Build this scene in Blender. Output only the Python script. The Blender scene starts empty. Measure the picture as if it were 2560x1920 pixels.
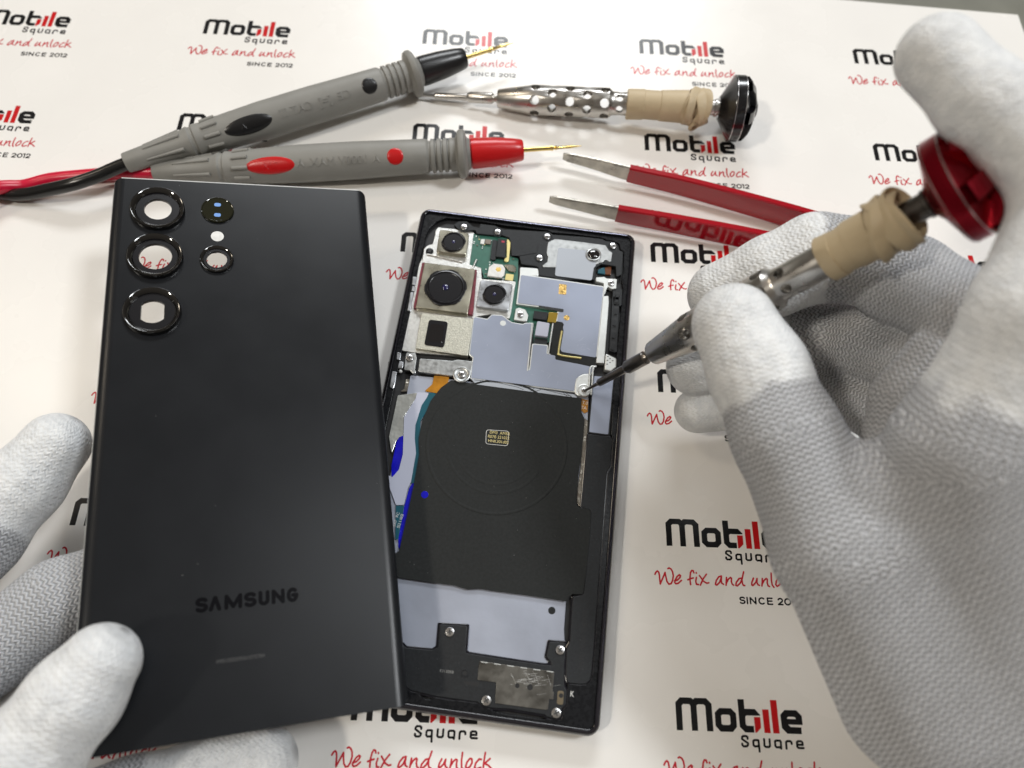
import bpy, bmesh, math, random
import numpy as np
from mathutils import Vector, Matrix
random.seed(7); np.random.seed(7)
MM = 0.001
C = bpy.context.scene.collection
SC = bpy.context.scene

# ------------------------------------------------------------------ camera
cam = bpy.data.cameras.new('camera'); cam_o = bpy.data.objects.new('camera', cam); C.objects.link(cam_o)
CAM_POS = (38.3135, -141.1593, 218.2073)
CAM_ROT = ((0.9991, -0.0380, -0.0160), (0.0290, 0.9223, -0.3855), (0.0294, 0.3847, 0.9226))
cam_o.matrix_world = Matrix.Translation(Vector(CAM_POS)*MM) @ Matrix(CAM_ROT).to_4x4()
cam.sensor_width = 36.0; cam.lens = 1763.592/2560*36.0
cam.clip_start = 0.005; cam.clip_end = 20.0
cam.dof.use_dof = True; cam.dof.focus_distance = 0.222; cam.dof.aperture_fstop = 9.0
SC.camera = cam_o
SC.render.resolution_x = 1024; SC.render.resolution_y = 768

# ------------------------------------------------------------------ world and lamps
w = bpy.data.worlds.new('World'); SC.world = w; w.use_nodes = True
wn = w.node_tree; bg = wn.nodes['Background']
# a plain warm room: lighter ceiling overhead, darker walls towards the horizon
tcw = wn.nodes.new('ShaderNodeTexCoord'); sepw = wn.nodes.new('ShaderNodeSeparateXYZ'); wn.links.new(tcw.outputs['Generated'], sepw.inputs[0])
rw = wn.nodes.new('ShaderNodeMapRange'); rw.inputs[1].default_value = 0.1; rw.inputs[2].default_value = 0.95; rw.inputs[3].default_value = 0.07; rw.inputs[4].default_value = 0.16
wn.links.new(sepw.outputs['Z'], rw.inputs[0]); wn.links.new(rw.outputs[0], bg.inputs[1])
bg.inputs[0].default_value = (1.0, 0.87, 0.72, 1)

def panel(name, pos, size, power, col):
    l = bpy.data.lights.new(name, 'AREA'); l.shape = 'RECTANGLE'; l.size = size[0]*MM; l.size_y = size[1]*MM
    l.energy = power; l.color = col
    o = bpy.data.objects.new(name, l); C.objects.link(o); o.location = Vector(pos)*MM
    d = Vector((40, -40, 0)) - Vector(pos); o.rotation_euler = d.to_track_quat('-Z', 'Y').to_euler()
    return o
panel('ceiling_lamp', (460, 290, 1500), (240, 320), 1.6, (0.93, 0.97, 1.0))
panel('ceiling_lamp', (950, 150, 1350), (240, 240), 10.5, (0.95, 0.98, 1.0))
panel('ceiling_lamp', (100, 1900, 1500), (1000, 420), 26.0, (0.95, 0.98, 1.0))
panel('ceiling_lamp', (-820, -420, 1300), (110, 110), 7.0, (1.0, 0.93, 0.82))
panel('ceiling_lamp', (-1000, 500, 1300), (260, 260), 2.8, (1.0, 0.86, 0.68))

SC.view_settings.view_transform = 'Standard'; SC.view_settings.look = 'None'
SC.view_settings.exposure = 0.15; SC.view_settings.gamma = 1.0; SC.view_settings.use_curve_mapping = False
SC.cycles.use_denoising = True; SC.cycles.max_bounces = 8

# ------------------------------------------------------------------ materials
def new_mat(name):
    m = bpy.data.materials.new(name); m.use_nodes = True
    return m, m.node_tree, m.node_tree.nodes['Principled BSDF']

def mat(name, col, rough=0.5, metal=0.0, var=0.0, vscale=400.0, bump=0.0, bscale=2000.0, coat=0.0, rvar=0.0, spec=0.5, trans=0.0, stretch=None, detail=4.0):
    """procedural Principled material: noise varies colour and roughness, a second noise drives a bump (metres)"""
    m, nt, b = new_mat(name); N, L = nt.nodes, nt.links
    b.inputs['Base Color'].default_value = (*col, 1); b.inputs['Roughness'].default_value = rough
    b.inputs['Metallic'].default_value = metal; b.inputs['Coat Weight'].default_value = coat
    b.inputs['Coat Roughness'].default_value = 0.06
    b.inputs['Specular IOR Level'].default_value = spec; b.inputs['Transmission Weight'].default_value = trans
    tc = N.new('ShaderNodeTexCoord'); src = tc.outputs['Object']
    if stretch:
        mp = N.new('ShaderNodeMapping'); mp.inputs['Scale'].default_value = stretch
        L.new(src, mp.inputs['Vector']); src = mp.outputs['Vector']
    if var > 0 or rvar > 0:
        n = N.new('ShaderNodeTexNoise'); n.inputs['Scale'].default_value = vscale; n.inputs['Detail'].default_value = detail
        L.new(src, n.inputs['Vector'])
        if var > 0:
            r = N.new('ShaderNodeMapRange'); r.inputs[1].default_value = 0.25; r.inputs[2].default_value = 0.75
            r.inputs[3].default_value = 1-var; r.inputs[4].default_value = 1+var
            L.new(n.outputs['Fac'], r.inputs[0])
            mx = N.new('ShaderNodeVectorMath'); mx.operation = 'SCALE'; mx.inputs[0].default_value = col
            L.new(r.outputs[0], mx.inputs['Scale']); L.new(mx.outputs[0], b.inputs['Base Color'])
        if rvar > 0:
            r2 = N.new('ShaderNodeMapRange'); r2.inputs[1].default_value = 0.3; r2.inputs[2].default_value = 0.7
            r2.inputs[3].default_value = max(0.02, rough-rvar); r2.inputs[4].default_value = min(1, rough+rvar)
            L.new(n.outputs['Fac'], r2.inputs[0]); L.new(r2.outputs[0], b.inputs['Roughness'])
    if bump > 0:
        n2 = N.new('ShaderNodeTexNoise'); n2.inputs['Scale'].default_value = bscale; n2.inputs['Detail'].default_value = 3
        L.new(src, n2.inputs['Vector'])
        bp = N.new('ShaderNodeBump'); bp.inputs['Strength'].default_value = 1.0; bp.inputs['Distance'].default_value = bump
        L.new(n2.outputs['Fac'], bp.inputs['Height']); L.new(bp.outputs['Normal'], b.inputs['Normal'])
    return m

def add_specks(m, density=700.0, size=0.05, col=(0.75, 0.76, 0.78)):
    """fine dust lying on a dark surface"""
    nt = m.node_tree; N, L = nt.nodes, nt.links; b = N['Principled BSDF']
    tc = N.new('ShaderNodeTexCoord'); v = N.new('ShaderNodeTexVoronoi'); v.inputs['Scale'].default_value = density
    L.new(tc.outputs['Object'], v.inputs['Vector'])
    lt = N.new('ShaderNodeMath'); lt.operation = 'LESS_THAN'; lt.inputs[1].default_value = size; L.new(v.outputs['Distance'], lt.inputs[0])
    sx = N.new('ShaderNodeSeparateColor'); L.new(v.outputs['Color'], sx.inputs[0])
    g = N.new('ShaderNodeMath'); g.operation = 'GREATER_THAN'; g.inputs[1].default_value = 0.80; L.new(sx.outputs[0], g.inputs[0])
    mu = N.new('ShaderNodeMath'); mu.operation = 'MULTIPLY'; L.new(lt.outputs[0], mu.inputs[0]); L.new(g.outputs[0], mu.inputs[1])
    mix = N.new('ShaderNodeMix'); mix.data_type = 'RGBA'; L.new(mu.outputs[0], mix.inputs['Factor'])
    old = b.inputs['Base Color']
    if old.links: L.new(old.links[0].from_socket, mix.inputs['A'])
    else: mix.inputs['A'].default_value = old.default_value[:]
    mix.inputs['B'].default_value = (*col, 1); L.new(mix.outputs['Result'], b.inputs['Base Color'])
    return m

def knit_mat(name):
    """knitted glove with smooth polyurethane dip; reads the 'knit' attribute (mm along, mm across, dip)"""
    m, nt, b = new_mat(name); N, L = nt.nodes, nt.links
    def math(op, a, bb=None, c=None, clamp=False):
        n = N.new('ShaderNodeMath'); n.operation = op; n.use_clamp = clamp
        for i, x in enumerate((a, bb, c)):
            if x is None: continue
            if isinstance(x, (int, float)): n.inputs[i].default_value = x
            else: L.new(x, n.inputs[i])
        return n.outputs[0]
    at = N.new('ShaderNodeAttribute'); at.attribute_name = 'knit'
    sp = N.new('ShaderNodeSeparateXYZ'); L.new(at.outputs['Vector'], sp.inputs[0])
    tc = N.new('ShaderNodeTexCoord')
    def noise(scale, detail=3, rough=0.5):
        n = N.new('ShaderNodeTexNoise'); n.inputs['Scale'].default_value = scale; n.inputs['Detail'].default_value = detail
        n.inputs['Roughness'].default_value = rough; L.new(tc.outputs['Object'], n.inputs['Vector']); return n.outputs['Fac']
    wob = noise(160, 2)
    s = math('ADD', sp.outputs['X'], math('MULTIPLY', wob, 1.1)); t = math('ADD', sp.outputs['Y'], math('MULTIPLY', wob, 0.8))
    a = math('FRACT', math('DIVIDE', t, 1.75))
    tri = math('MULTIPLY', math('ABSOLUTE', math('SUBTRACT', a, 0.5)), 2.0)
    ph = math('ADD', math('DIVIDE', s, 1.28), math('MULTIPLY', tri, 0.62))
    wave = math('MULTIPLY_ADD', math('COSINE', math('MULTIPLY', ph, 6.28318)), 0.5, 0.5)
    leg = math('POWER', math('SINE', math('MULTIPLY', math('FRACT', math('MULTIPLY', a, 2.0)), 3.14159)), 0.55)
    hgt = math('MULTIPLY', wave, math('MULTIPLY_ADD', leg, 0.62, 0.38))
    fuzz = noise(2600, 4, 0.65)
    hk = math('ADD', math('MULTIPLY_ADD', fuzz, 0.38, hgt), math('MULTIPLY', noise(95, 2), 0.9))
    # dip mask with an uneven edge
    edge = noise(130, 4)
    dip = N.new('ShaderNodeMapRange'); dip.interpolation_type = 'SMOOTHSTEP'
    dip.inputs[1].default_value = 0.40; dip.inputs[2].default_value = 0.62
    L.new(math('MULTIPLY_ADD', math('SUBTRACT', edge, 0.5), 0.55, sp.outputs['Z']), dip.inputs[0])
    dipf = dip.outputs[0]
    wr = noise(520, 5, 0.62); wr2 = noise(210, 3)
    hd = math('ADD', math('MULTIPLY', wr, 0.62), math('ADD', math('MULTIPLY', hgt, 0.20), math('MULTIPLY', wr2, 0.9)))
    mixh = N.new('ShaderNodeMix'); mixh.data_type = 'FLOAT'
    L.new(dipf, mixh.inputs['Factor']); L.new(hk, mixh.inputs['A']); L.new(hd, mixh.inputs['B'])
    bp = N.new('ShaderNodeBump'); bp.inputs['Strength'].default_value = 1.0; bp.inputs['Distance'].default_value = 0.0008
    L.new(mixh.outputs['Result'], bp.inputs['Height']); L.new(bp.outputs['Normal'], b.inputs['Normal'])
    # colour: shade in the gaps between yarns is painted in as darker grey
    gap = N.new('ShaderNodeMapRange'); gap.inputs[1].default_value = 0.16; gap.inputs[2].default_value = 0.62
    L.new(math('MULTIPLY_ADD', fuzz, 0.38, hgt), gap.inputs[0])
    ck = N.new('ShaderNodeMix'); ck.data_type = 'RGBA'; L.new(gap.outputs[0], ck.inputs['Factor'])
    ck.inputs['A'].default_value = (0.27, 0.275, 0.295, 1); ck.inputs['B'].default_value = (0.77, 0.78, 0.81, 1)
    cd = N.new('ShaderNodeMix'); cd.data_type = 'RGBA'
    mr = N.new('ShaderNodeMapRange'); mr.inputs[1].default_value = 0.35; mr.inputs[2].default_value = 0.62
    L.new(noise(300, 5, 0.6), mr.inputs[0]); L.new(mr.outputs[0], cd.inputs['Factor'])
    cd.inputs['A'].default_value = (0.67, 0.685, 0.70, 1); cd.inputs['B'].default_value = (0.80, 0.81, 0.815, 1)
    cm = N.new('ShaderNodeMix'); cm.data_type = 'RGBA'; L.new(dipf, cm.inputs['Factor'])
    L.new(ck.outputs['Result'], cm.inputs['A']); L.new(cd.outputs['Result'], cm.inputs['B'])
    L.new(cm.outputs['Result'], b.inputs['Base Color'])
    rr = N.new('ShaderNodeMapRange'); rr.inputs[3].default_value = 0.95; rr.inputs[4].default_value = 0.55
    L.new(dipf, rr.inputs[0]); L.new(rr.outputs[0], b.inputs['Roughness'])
    b.inputs['Specular IOR Level'].default_value = 0.3
    b.inputs['Sheen Weight'].default_value = 0.15
    return m

# ------------------------------------------------------------------ mesh helpers (all lengths in millimetres)
def link(name, me, mats, parent=None, smooth=None):
    if not isinstance(mats, (list, tuple)): mats = [mats]
    for x in mats: me.materials.append(x)
    if smooth is not None:
        for p in me.polygons: p.use_smooth = True
        me.set_sharp_from_angle(angle=math.radians(smooth))
    o = bpy.data.objects.new(name, me); C.objects.link(o)
    if parent: o.parent = parent
    return o

def from_py(name, verts, faces, mats, parent=None, smooth=None, midx=None):
    me = bpy.data.meshes.new(name); me.from_pydata([tuple(c*MM for c in v) for v in verts], [], faces); me.update()
    if midx is not None: me.polygons.foreach_set('material_index', midx)
    return link(name, me, mats, parent, smooth)

def thing(name, label, cat, loc=(0, 0, 0), rot=None, group=None):
    o = bpy.data.objects.new(name, None); C.objects.link(o); o.empty_display_size = 0.01
    o.location = Vector(loc)*MM
    if rot is not None: o.rotation_euler = rot
    return tag(o, label, cat, group)

def tag(o, label, cat, group=None):
    o['label'] = label; o['category'] = cat
    if group: o['group'] = group
    return o

def merge(parts):
    """list of (verts, faces) -> one"""
    V, F = [], []
    for v, f in parts:
        n = len(V); V += [tuple(x) for x in v]; F += [tuple(i+n for i in q) for q in f]
    return V, F

def round_poly(pts, r, seg=4):
    out = []; n = len(pts)
    for i in range(n):
        p0, p, p1 = Vector(pts[i-1]), Vector(pts[i]), Vector(pts[(i+1) % n])
        a, b = p0-p, p1-p; la, lb = a.length, b.length
        if la < 1e-6 or lb < 1e-6: continue
        a /= la; b /= lb; d = max(-1, min(1, a.dot(b))); ang = math.acos(d)
        if ang > 2.95: out.append((p.x, p.y)); continue
        k = min(r/max(math.tan(ang/2), 1e-3), 0.45*la, 0.45*lb)
        s, e = p+a*k, p+b*k
        for j in range(seg+1):
            u = j/seg; q = (1-u)**2*s + 2*u*(1-u)*p + u*u*e; out.append((q.x, q.y))
    return out

def prism_mesh(name, loops, z0, z1, b=0.0):
    """closed outline(s) extruded from z0 to z1 with a small bevel; further loops are holes"""
    cu = bpy.data.curves.new(name, 'CURVE'); cu.dimensions = '2D'; cu.fill_mode = 'BOTH'
    for lp in loops:
        s = cu.splines.new('POLY'); s.points.add(len(lp)-1)
        for i, (x, y) in enumerate(lp): s.points[i].co = (x, y, 0, 1)
        s.use_cyclic_u = True
    h = (z1-z0)/2; b = min(b, h*0.9)
    cu.extrude = h-b; cu.bevel_depth = b; cu.bevel_resolution = 1; cu.offset = -b
    o = bpy.data.objects.new(name, cu); C.objects.link(o)
    dg = bpy.context.evaluated_depsgraph_get(); dg.update()
    me = bpy.data.meshes.new_from_object(o.evaluated_get(dg))
    bpy.data.objects.remove(o); bpy.data.curves.remove(cu)
    co = np.empty(len(me.vertices)*3); me.vertices.foreach_get('co', co); co = co.reshape(-1, 3)
    co[:, 2] += (z0+z1)/2; me.vertices.foreach_set('co', (co*MM).ravel()); me.update(); me.name = name
    return me

def prism(name, pts, z0, z1, m, parent, b=0.12, r=0.0, holes=()):
    loops = [round_poly(pts, r) if r > 0 else pts] + [round_poly(h, r*0.6) if r > 0 else h for h in holes]
    return link(name, prism_mesh(name, loops, z0, z1, b), m, parent, 40)

def circle(cx, cy, r, n=40, ry=None, a0=0.0):
    return [(cx+r*math.cos(a0+2*math.pi*i/n), cy+(ry or r)*math.sin(a0+2*math.pi*i/n)) for i in range(n)]

def frame(p, d, up=(0, 0, 1)):
    d = Vector(d).normalized(); x = Vector(up).cross(d)
    if x.length < 1e-4: x = Vector((1, 0, 0)).cross(d)
    x.normalize(); y = d.cross(x)
    return Matrix(((x.x, y.x, d.x, p[0]), (x.y, y.y, d.y, p[1]), (x.z, y.z, d.z, p[2]), (0, 0, 0, 1)))

def lathe(prof, seg=48, cap0=True, cap1=True, wob=None):
    V, F = [], []
    for k, (s, r) in enumerate(prof):
        for i in range(seg):
            a = 2*math.pi*i/seg; rr = r+(wob(s, a) if wob else 0)
            V.append((rr*math.cos(a), rr*math.sin(a), s))
    for k in range(len(prof)-1):
        for i in range(seg):
            j = (i+1) % seg; F.append((k*seg+i, k*seg+j, (k+1)*seg+j, (k+1)*seg+i))
    if cap0: F.append(tuple(range(seg-1, -1, -1)))
    if cap1: F.append(tuple((len(prof)-1)*seg+i for i in range(seg)))
    return V, F

def xf(vf, M):
    return [tuple(M @ Vector(v)) for v in vf[0]], vf[1]

def tube(path, r, seg=12, flat=None, caps=True):
    """round (or flattened, flat=(width, thickness, [normals])) tube along a path"""
    P = [Vector(p) for p in path]; n = len(P); V, F = [], []; ref = None
    for i, p in enumerate(P):
        d = (P[min(i+1, n-1)]-P[max(i-1, 0)]).normalized()
        if ref is None:
            ref = Vector((0, 0, 1)) if abs(d.z) < 0.9 else Vector((1, 0, 0))
        x = (ref-d*ref.dot(d)).normalized(); ref = x; y = d.cross(x)
        if flat:
            nn = Vector(flat[2][i]); nn = (nn-d*nn.dot(d)).normalized(); x = nn; y = d.cross(x)
        rr = r[i] if isinstance(r, (list, tuple)) else r
        for k in range(seg):
            a = 2*math.pi*k/seg
            if flat: q = x*(math.cos(a)*flat[1])+y*(math.copysign(abs(math.sin(a))**0.6, math.sin(a))*flat[0])
            else: q = (x*math.cos(a)+y*math.sin(a))*rr
            V.append(tuple(p+q))
    for i in range(n-1):
        for k in range(seg):
            j = (k+1) % seg; F.append((i*seg+k, i*seg+j, (i+1)*seg+j, (i+1)*seg+k))
    if caps: F.append(tuple(range(seg-1, -1, -1))); F.append(tuple((n-1)*seg+k for k in range(seg)))
    return V, F

def spline(pts, n=40):
    """Catmull-Rom through points"""
    P = [np.array(p, float) for p in pts]; P = [2*P[0]-P[1]]+P+[2*P[-1]-P[-2]]; out = []
    m = len(P)-3
    for i in range(n+1):
        u = i/n*m; k = min(int(u), m-1); t = u-k; a, b, c, d = P[k:k+4]
        out.append(tuple(0.5*((2*b)+(c-a)*t+(2*a-5*b+4*c-d)*t*t+(3*b-a-3*c+d)*t**3)))
    return out

def boxm(cx, cy, z0, z1, sx, sy, rot=0.0):
    c, s = math.cos(rot), math.sin(rot); V = []
    for z in (z0, z1):
        for dx, dy in ((-1, -1), (1, -1), (1, 1), (-1, 1)):
            x, y = dx*sx/2, dy*sy/2; V.append((cx+c*x-s*y, cy+s*x+c*y, z))
    return V, [(3, 2, 1, 0), (4, 5, 6, 7), (0, 1, 5, 4), (1, 2, 6, 5), (2, 3, 7, 6), (3, 0, 4, 7)]

def ink(strokes, width, res=0.07, z=0.0):
    """flat ink shapes: the union of round-ended pen strokes, cut out by marching squares"""
    A = np.array([s[i] for s in strokes for i in range(len(s)-1)], float); B = np.array([s[i+1] for s in strokes for i in range(len(s)-1)], float)
    lo = np.minimum(A.min(0), B.min(0))-width; hi = np.maximum(A.max(0), B.max(0))+width
    nx, ny = (np.ceil((hi-lo)/res)).astype(int)+1
    X, Y = np.meshgrid(lo[0]+res*np.arange(nx), lo[1]+res*np.arange(ny), indexing='ij'); D = np.full(X.shape, 1e9)
    for a, b in zip(A, B):
        i0, j0 = np.maximum(((np.minimum(a, b)-lo-width)/res).astype(int), 0); i1, j1 = ((np.maximum(a, b)-lo+width)/res).astype(int)+2
        x, y = X[i0:i1, j0:j1], Y[i0:i1, j0:j1]; d = b-a; L2 = max(d@d, 1e-9)
        t = np.clip(((x-a[0])*d[0]+(y-a[1])*d[1])/L2, 0, 1)
        D[i0:i1, j0:j1] = np.minimum(D[i0:i1, j0:j1], np.hypot(x-a[0]-t*d[0], y-a[1]-t*d[1]))
    f = width/2-D; V, F, key = [], [], {}
    def vert(k, p):
        if k not in key: key[k] = len(V); V.append((p[0], p[1], z))
        return key[k]
    ins = f > 0
    cells = np.argwhere(ins[:-1, :-1] | ins[1:, :-1] | ins[:-1, 1:] | ins[1:, 1:])
    for i, j in cells:
        cs = [(i, j), (i+1, j), (i+1, j+1), (i, j+1)]; poly = []
        for k in range(4):
            a, b = cs[k], cs[(k+1) % 4]; fa, fb = f[a], f[b]
            if fa > 0: poly.append(vert(a, (X[a], Y[a])))
            if (fa > 0) != (fb > 0):
                t = fa/(fa-fb); e = (min(a, b), max(a, b)); poly.append(vert(e, (X[a]+t*(X[b]-X[a]), Y[a]+t*(Y[b]-Y[a]))))
        if len(poly) > 2: F.append(tuple(poly))
    return V, F

def font(text, size, m, parent, name, loc, rotz=0.0, extrude=0.0, spacing=1.0, align='LEFT', sx=1.0):
    cu = bpy.data.curves.new(name, 'FONT'); cu.body = text; cu.size = size; cu.extrude = extrude; cu.space_character = spacing
    cu.align_x = align; o = bpy.data.objects.new(name, cu); C.objects.link(o)
    dg = bpy.context.evaluated_depsgraph_get(); dg.update(); me = bpy.data.meshes.new_from_object(o.evaluated_get(dg))
    bpy.data.objects.remove(o); bpy.data.curves.remove(cu)
    me.transform(Matrix.Translation(Vector(loc)*MM) @ Matrix.Rotation(rotz, 4, 'Z') @ Matrix.Diagonal((MM*sx, MM, MM, 1)))
    return link(name, me, m, parent)

# stroke lettering, cap height 1
def arc(cx, cy, rx, ry, a0, a1, n=14):
    return [(cx+rx*math.cos(math.radians(a0+(a1-a0)*i/n)), cy+ry*math.sin(math.radians(a0+(a1-a0)*i/n))) for i in range(n+1)]
def glyph(ch, w):
    if ch == 'S': return [arc(w/2, .755, w*.48, .245, 30, 270, 14)+arc(w/2, .255, w*.5, .255, 90, -150, 14)]
    if ch == 'I': return [[(w/2, 0), (w/2, 1)]]
    if ch == 'N': return [[(0, 0), (0, 1), (w, 0), (w, 1)]]
    if ch == 'C': return [arc(w*.55, .5, w*.55, .5, 48, 312, 20)]
    if ch == 'E': return [[(w, 1), (0, 1), (0, 0), (w, 0)], [(0, .52), (w*.9, .52)]]
    if ch == '2': return [arc(w/2, .70, w*.5, .30, 160, -35, 12)+[(0, 0), (w, 0)]]
    if ch == '0': return [arc(w/2, .5, w*.5, .5, 0, 360, 24)]
    if ch == '1': return [[(0, 1), (w, 1), (w, 0)]]
    if ch == 'A': return [[(0, 0), (w*.47, 1), (w*.53, 1), (w, 0)]]
    if ch == 'M': return [[(0, 0), (0, 1), (w/2, .08), (w, 1), (w, 0)]]
    if ch == 'U': return [[(0, 1)]+arc(w/2, .3, w/2, .3, 180, 360, 14)+[(w, 1)]]
    if ch == 'G': return [arc(w/2, .5, w*.5, .5, 50, 335, 20)+[(w, .48), (w*.55, .48)]]
    return []
def letters(spec, h, y0=0.0):
    out = []
    for ch, x0, x1 in spec:
        for s in glyph(ch, x1-x0): out.append([(x0+x, y0+y*h) for x, y in s])
    return out

# blended tapered limbs -> one continuous skin
def seg_dist(P, a, b):
    a3, b3 = np.array(a[:3]), np.array(b[:3]); d = b3-a3; L2 = max(d@d, 1e-9)
    t = np.clip(((P-a3)@d)/L2, 0, 1)
    return np.linalg.norm(P-a3-t[..., None]*d, axis=-1)-(a[3]+t*(b[3]-a[3])), t
def smin(a, b, k):
    h = np.clip(0.5+0.5*(b-a)/k, 0, 1); return b*(1-h)+a*h-k*h*(1-h)

def skin_hand(name, chains, blend, coat, res, m, cut=None, body=None):
    """chains: {name: [[x,y,z,r]..]}; blend: how softly each chain joins the rest; coat: mm of smooth dip from each tip"""
    pts = np.array([j for c in chains.values() for j in c]); lo = (pts[:, :3]-pts[:, 3:]).min(0)-3; hi = (pts[:, :3]+pts[:, 3:]).max(0)+3
    if cut is not None: lo = np.maximum(lo, cut[0]); hi = np.minimum(hi, cut[1])
    n = np.ceil((hi-lo)/res).astype(int)+1
    ax = [lo[i]+res*np.arange(n[i]) for i in range(3)]
    f = np.full(n, 60.0, np.float32); order = sorted(chains, key=lambda c: -blend[c])
    for cn in order:
        ch = chains[cn]; a = np.array(ch); l = (a[:, :3]-a[:, 3:]).min(0)-9; h = (a[:, :3]+a[:, 3:]).max(0)+9
        i0 = np.maximum(((l-lo)/res).astype(int), 0); i1 = np.minimum(((h-lo)/res).astype(int)+2, n)
        G = np.stack(np.meshgrid(*[ax[k][i0[k]:i1[k]] for k in range(3)], indexing='ij'), -1); g = None
        for u, v in zip(ch[:-1], ch[1:]):
            d, _ = seg_dist(G, u, v); g = d if g is None else smin(g, d, 3.5)
        sl = tuple(slice(i0[k], i1[k]) for k in range(3)); f[sl] = smin(f[sl], g, blend[cn])
    if cut is not None:
        f[0] = f[-1] = 1; f[:, 0] = f[:, -1] = 1; f[:, :, 0] = f[:, :, -1] = 1
    # surface nets
    ins = f < 0; s = [n[k]-1 for k in range(3)]
    acc = np.zeros((*s, 3)); cnt = np.zeros(s)
    corners = [(i, j, k) for i in (0, 1) for j in (0, 1) for k in (0, 1)]
    sub = lambda A, c: A[c[0]:c[0]+s[0], c[1]:c[1]+s[1], c[2]:c[2]+s[2]]
    mixed = np.zeros(s, bool); c0 = sub(ins, (0, 0, 0))
    for c in corners: mixed |= sub(ins, c) != c0
    idx = np.argwhere(mixed); vid = np.full(s, -1, np.int64); vid[mixed] = np.arange(len(idx))
    pos = np.zeros((len(idx), 3)); num = np.zeros(len(idx))
    for c in corners:
        for k in range(3):
            if c[k]: continue
            e = list(c); e[k] = 1
            fa = f[tuple((idx+np.array(c)).T)]; fb = f[tuple((idx+np.array(e)).T)]; cr = (fa < 0) != (fb < 0)
            t = np.where(cr, fa/np.where(cr, fa-fb, 1), 0); q = np.array(c, float)+np.zeros((len(idx), 3)); q[:, k] += t
            pos += q*cr[:, None]; num += cr
    V = lo+(idx+pos/num[:, None])*res
    F = []
    for k in range(3):
        a = [slice(None)]*3; b = [slice(None)]*3; a[k] = slice(0, -1); b[k] = slice(1, None)
        ch = ins[tuple(a)] != ins[tuple(b)]; E = np.argwhere(ch); u, v = (k+1) % 3, (k+2) % 3
        ok = (E[:, u] > 0) & (E[:, v] > 0) & (E[:, u] < s[u]) & (E[:, v] < s[v]) & (E[:, k] < s[k]); E = E[ok]
        du, dv = np.eye(3, dtype=int)[u], np.eye(3, dtype=int)[v]
        Q = np.stack([vid[tuple((E-o).T)] for o in (du*0, du, du+dv, dv)], 1)
        flip = ~ins[tuple(E.T)]; Q[flip] = Q[flip][:, ::-1]; F.append(Q)
    F = np.concatenate(F); F = F[(F >= 0).all(1)]
    # relax
    for _ in range(2):
        S = np.zeros_like(V); Nn = np.zeros(len(V))
        for i in range(4):
            a, b = F[:, i], F[:, (i+1) % 4]; np.add.at(S, a, V[b]); np.add.at(S, b, V[a]); np.add.at(Nn, a, 1); np.add.at(Nn, b, 1)
        V = V+0.5*(S/np.maximum(Nn, 1)[:, None]-V)
    # knit coordinates: every face takes the frame of the limb nearest to its first corner; the hand itself is knitted in one piece
    segs = [(cn, u, v) for cn, ch in chains.items() for u, v in zip(ch[:-1], ch[1:])]
    Dm = np.empty((len(segs), len(V))); AL = np.empty_like(Dm); AC = np.empty_like(Dm); AN = np.empty_like(Dm); s0 = {}; flat = np.zeros(len(segs), bool); RAD = np.ones(len(segs))
    for i, (cn, u, v) in enumerate(segs):
        d, t = seg_dist(V, u, v); a3, b3 = np.array(u[:3]), np.array(v[:3]); ln = np.linalg.norm(b3-a3); ax_ = (b3-a3)/ln
        ref = np.array([0.3, 0.25, -1.0]); x = ref-ax_*(ref@ax_); x /= np.linalg.norm(x); y = np.cross(ax_, x)
        rel = V-a3; Dm[i] = d; AC[i] = AL[i] = s0.get(cn, 0.0)+rel@ax_; s0[cn] = s0.get(cn, 0.0)+ln
        AN[i] = np.arctan2(-(rel@y), -(rel@x)); RAD[i] = 0.5*(u[3]+v[3])
        if cn not in coat and cn != 'fold' or (cn == 'thumb' and v is chains[cn][-1]):
            flat[i] = True; A_ = np.array(body[0], float); X_ = np.array(body[1], float)-A_; X_ /= np.linalg.norm(X_); Y_ = np.cross(np.array([-0.35, -0.35, 0.87]), X_); Y_ /= np.linalg.norm(Y_)
            AL[i] = (V-A_)@X_; AN[i] = (V-A_)@Y_
    Wt = np.exp(-(Dm-Dm.min(0))/1.6); Wt /= Wt.sum(0)
    CO = sum(Wt[i]*np.clip(0.5+(coat.get(cn, -99)-AC[i])/(75.0 if coat.get(cn, 0) > 60 else 12.0), 0, 1) for i, (cn, u, v) in enumerate(segs))
    near = Dm.argmin(0)[F[:, 0]]; K = np.empty((len(F), 4, 3), np.float32); a0 = AN[near, F[:, 0]]
    for c in range(4):
        an = AN[near, F[:, c]]; an = np.where(flat[near], an, (a0+np.mod(an-a0+np.pi, 2*np.pi)-np.pi)*RAD[near])
        K[:, c, 0] = AL[near, F[:, c]]; K[:, c, 1] = an; K[:, c, 2] = CO[F[:, c]]
    me = bpy.data.meshes.new(name); me.from_pydata((V*MM).tolist(), [], F.tolist()); me.update()
    at = me.attributes.new('knit', 'FLOAT_VECTOR', 'CORNER'); at.data.foreach_set('vector', K.ravel())
    for p in me.polygons: p.use_smooth = True
    return link(name, me, m)

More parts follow.
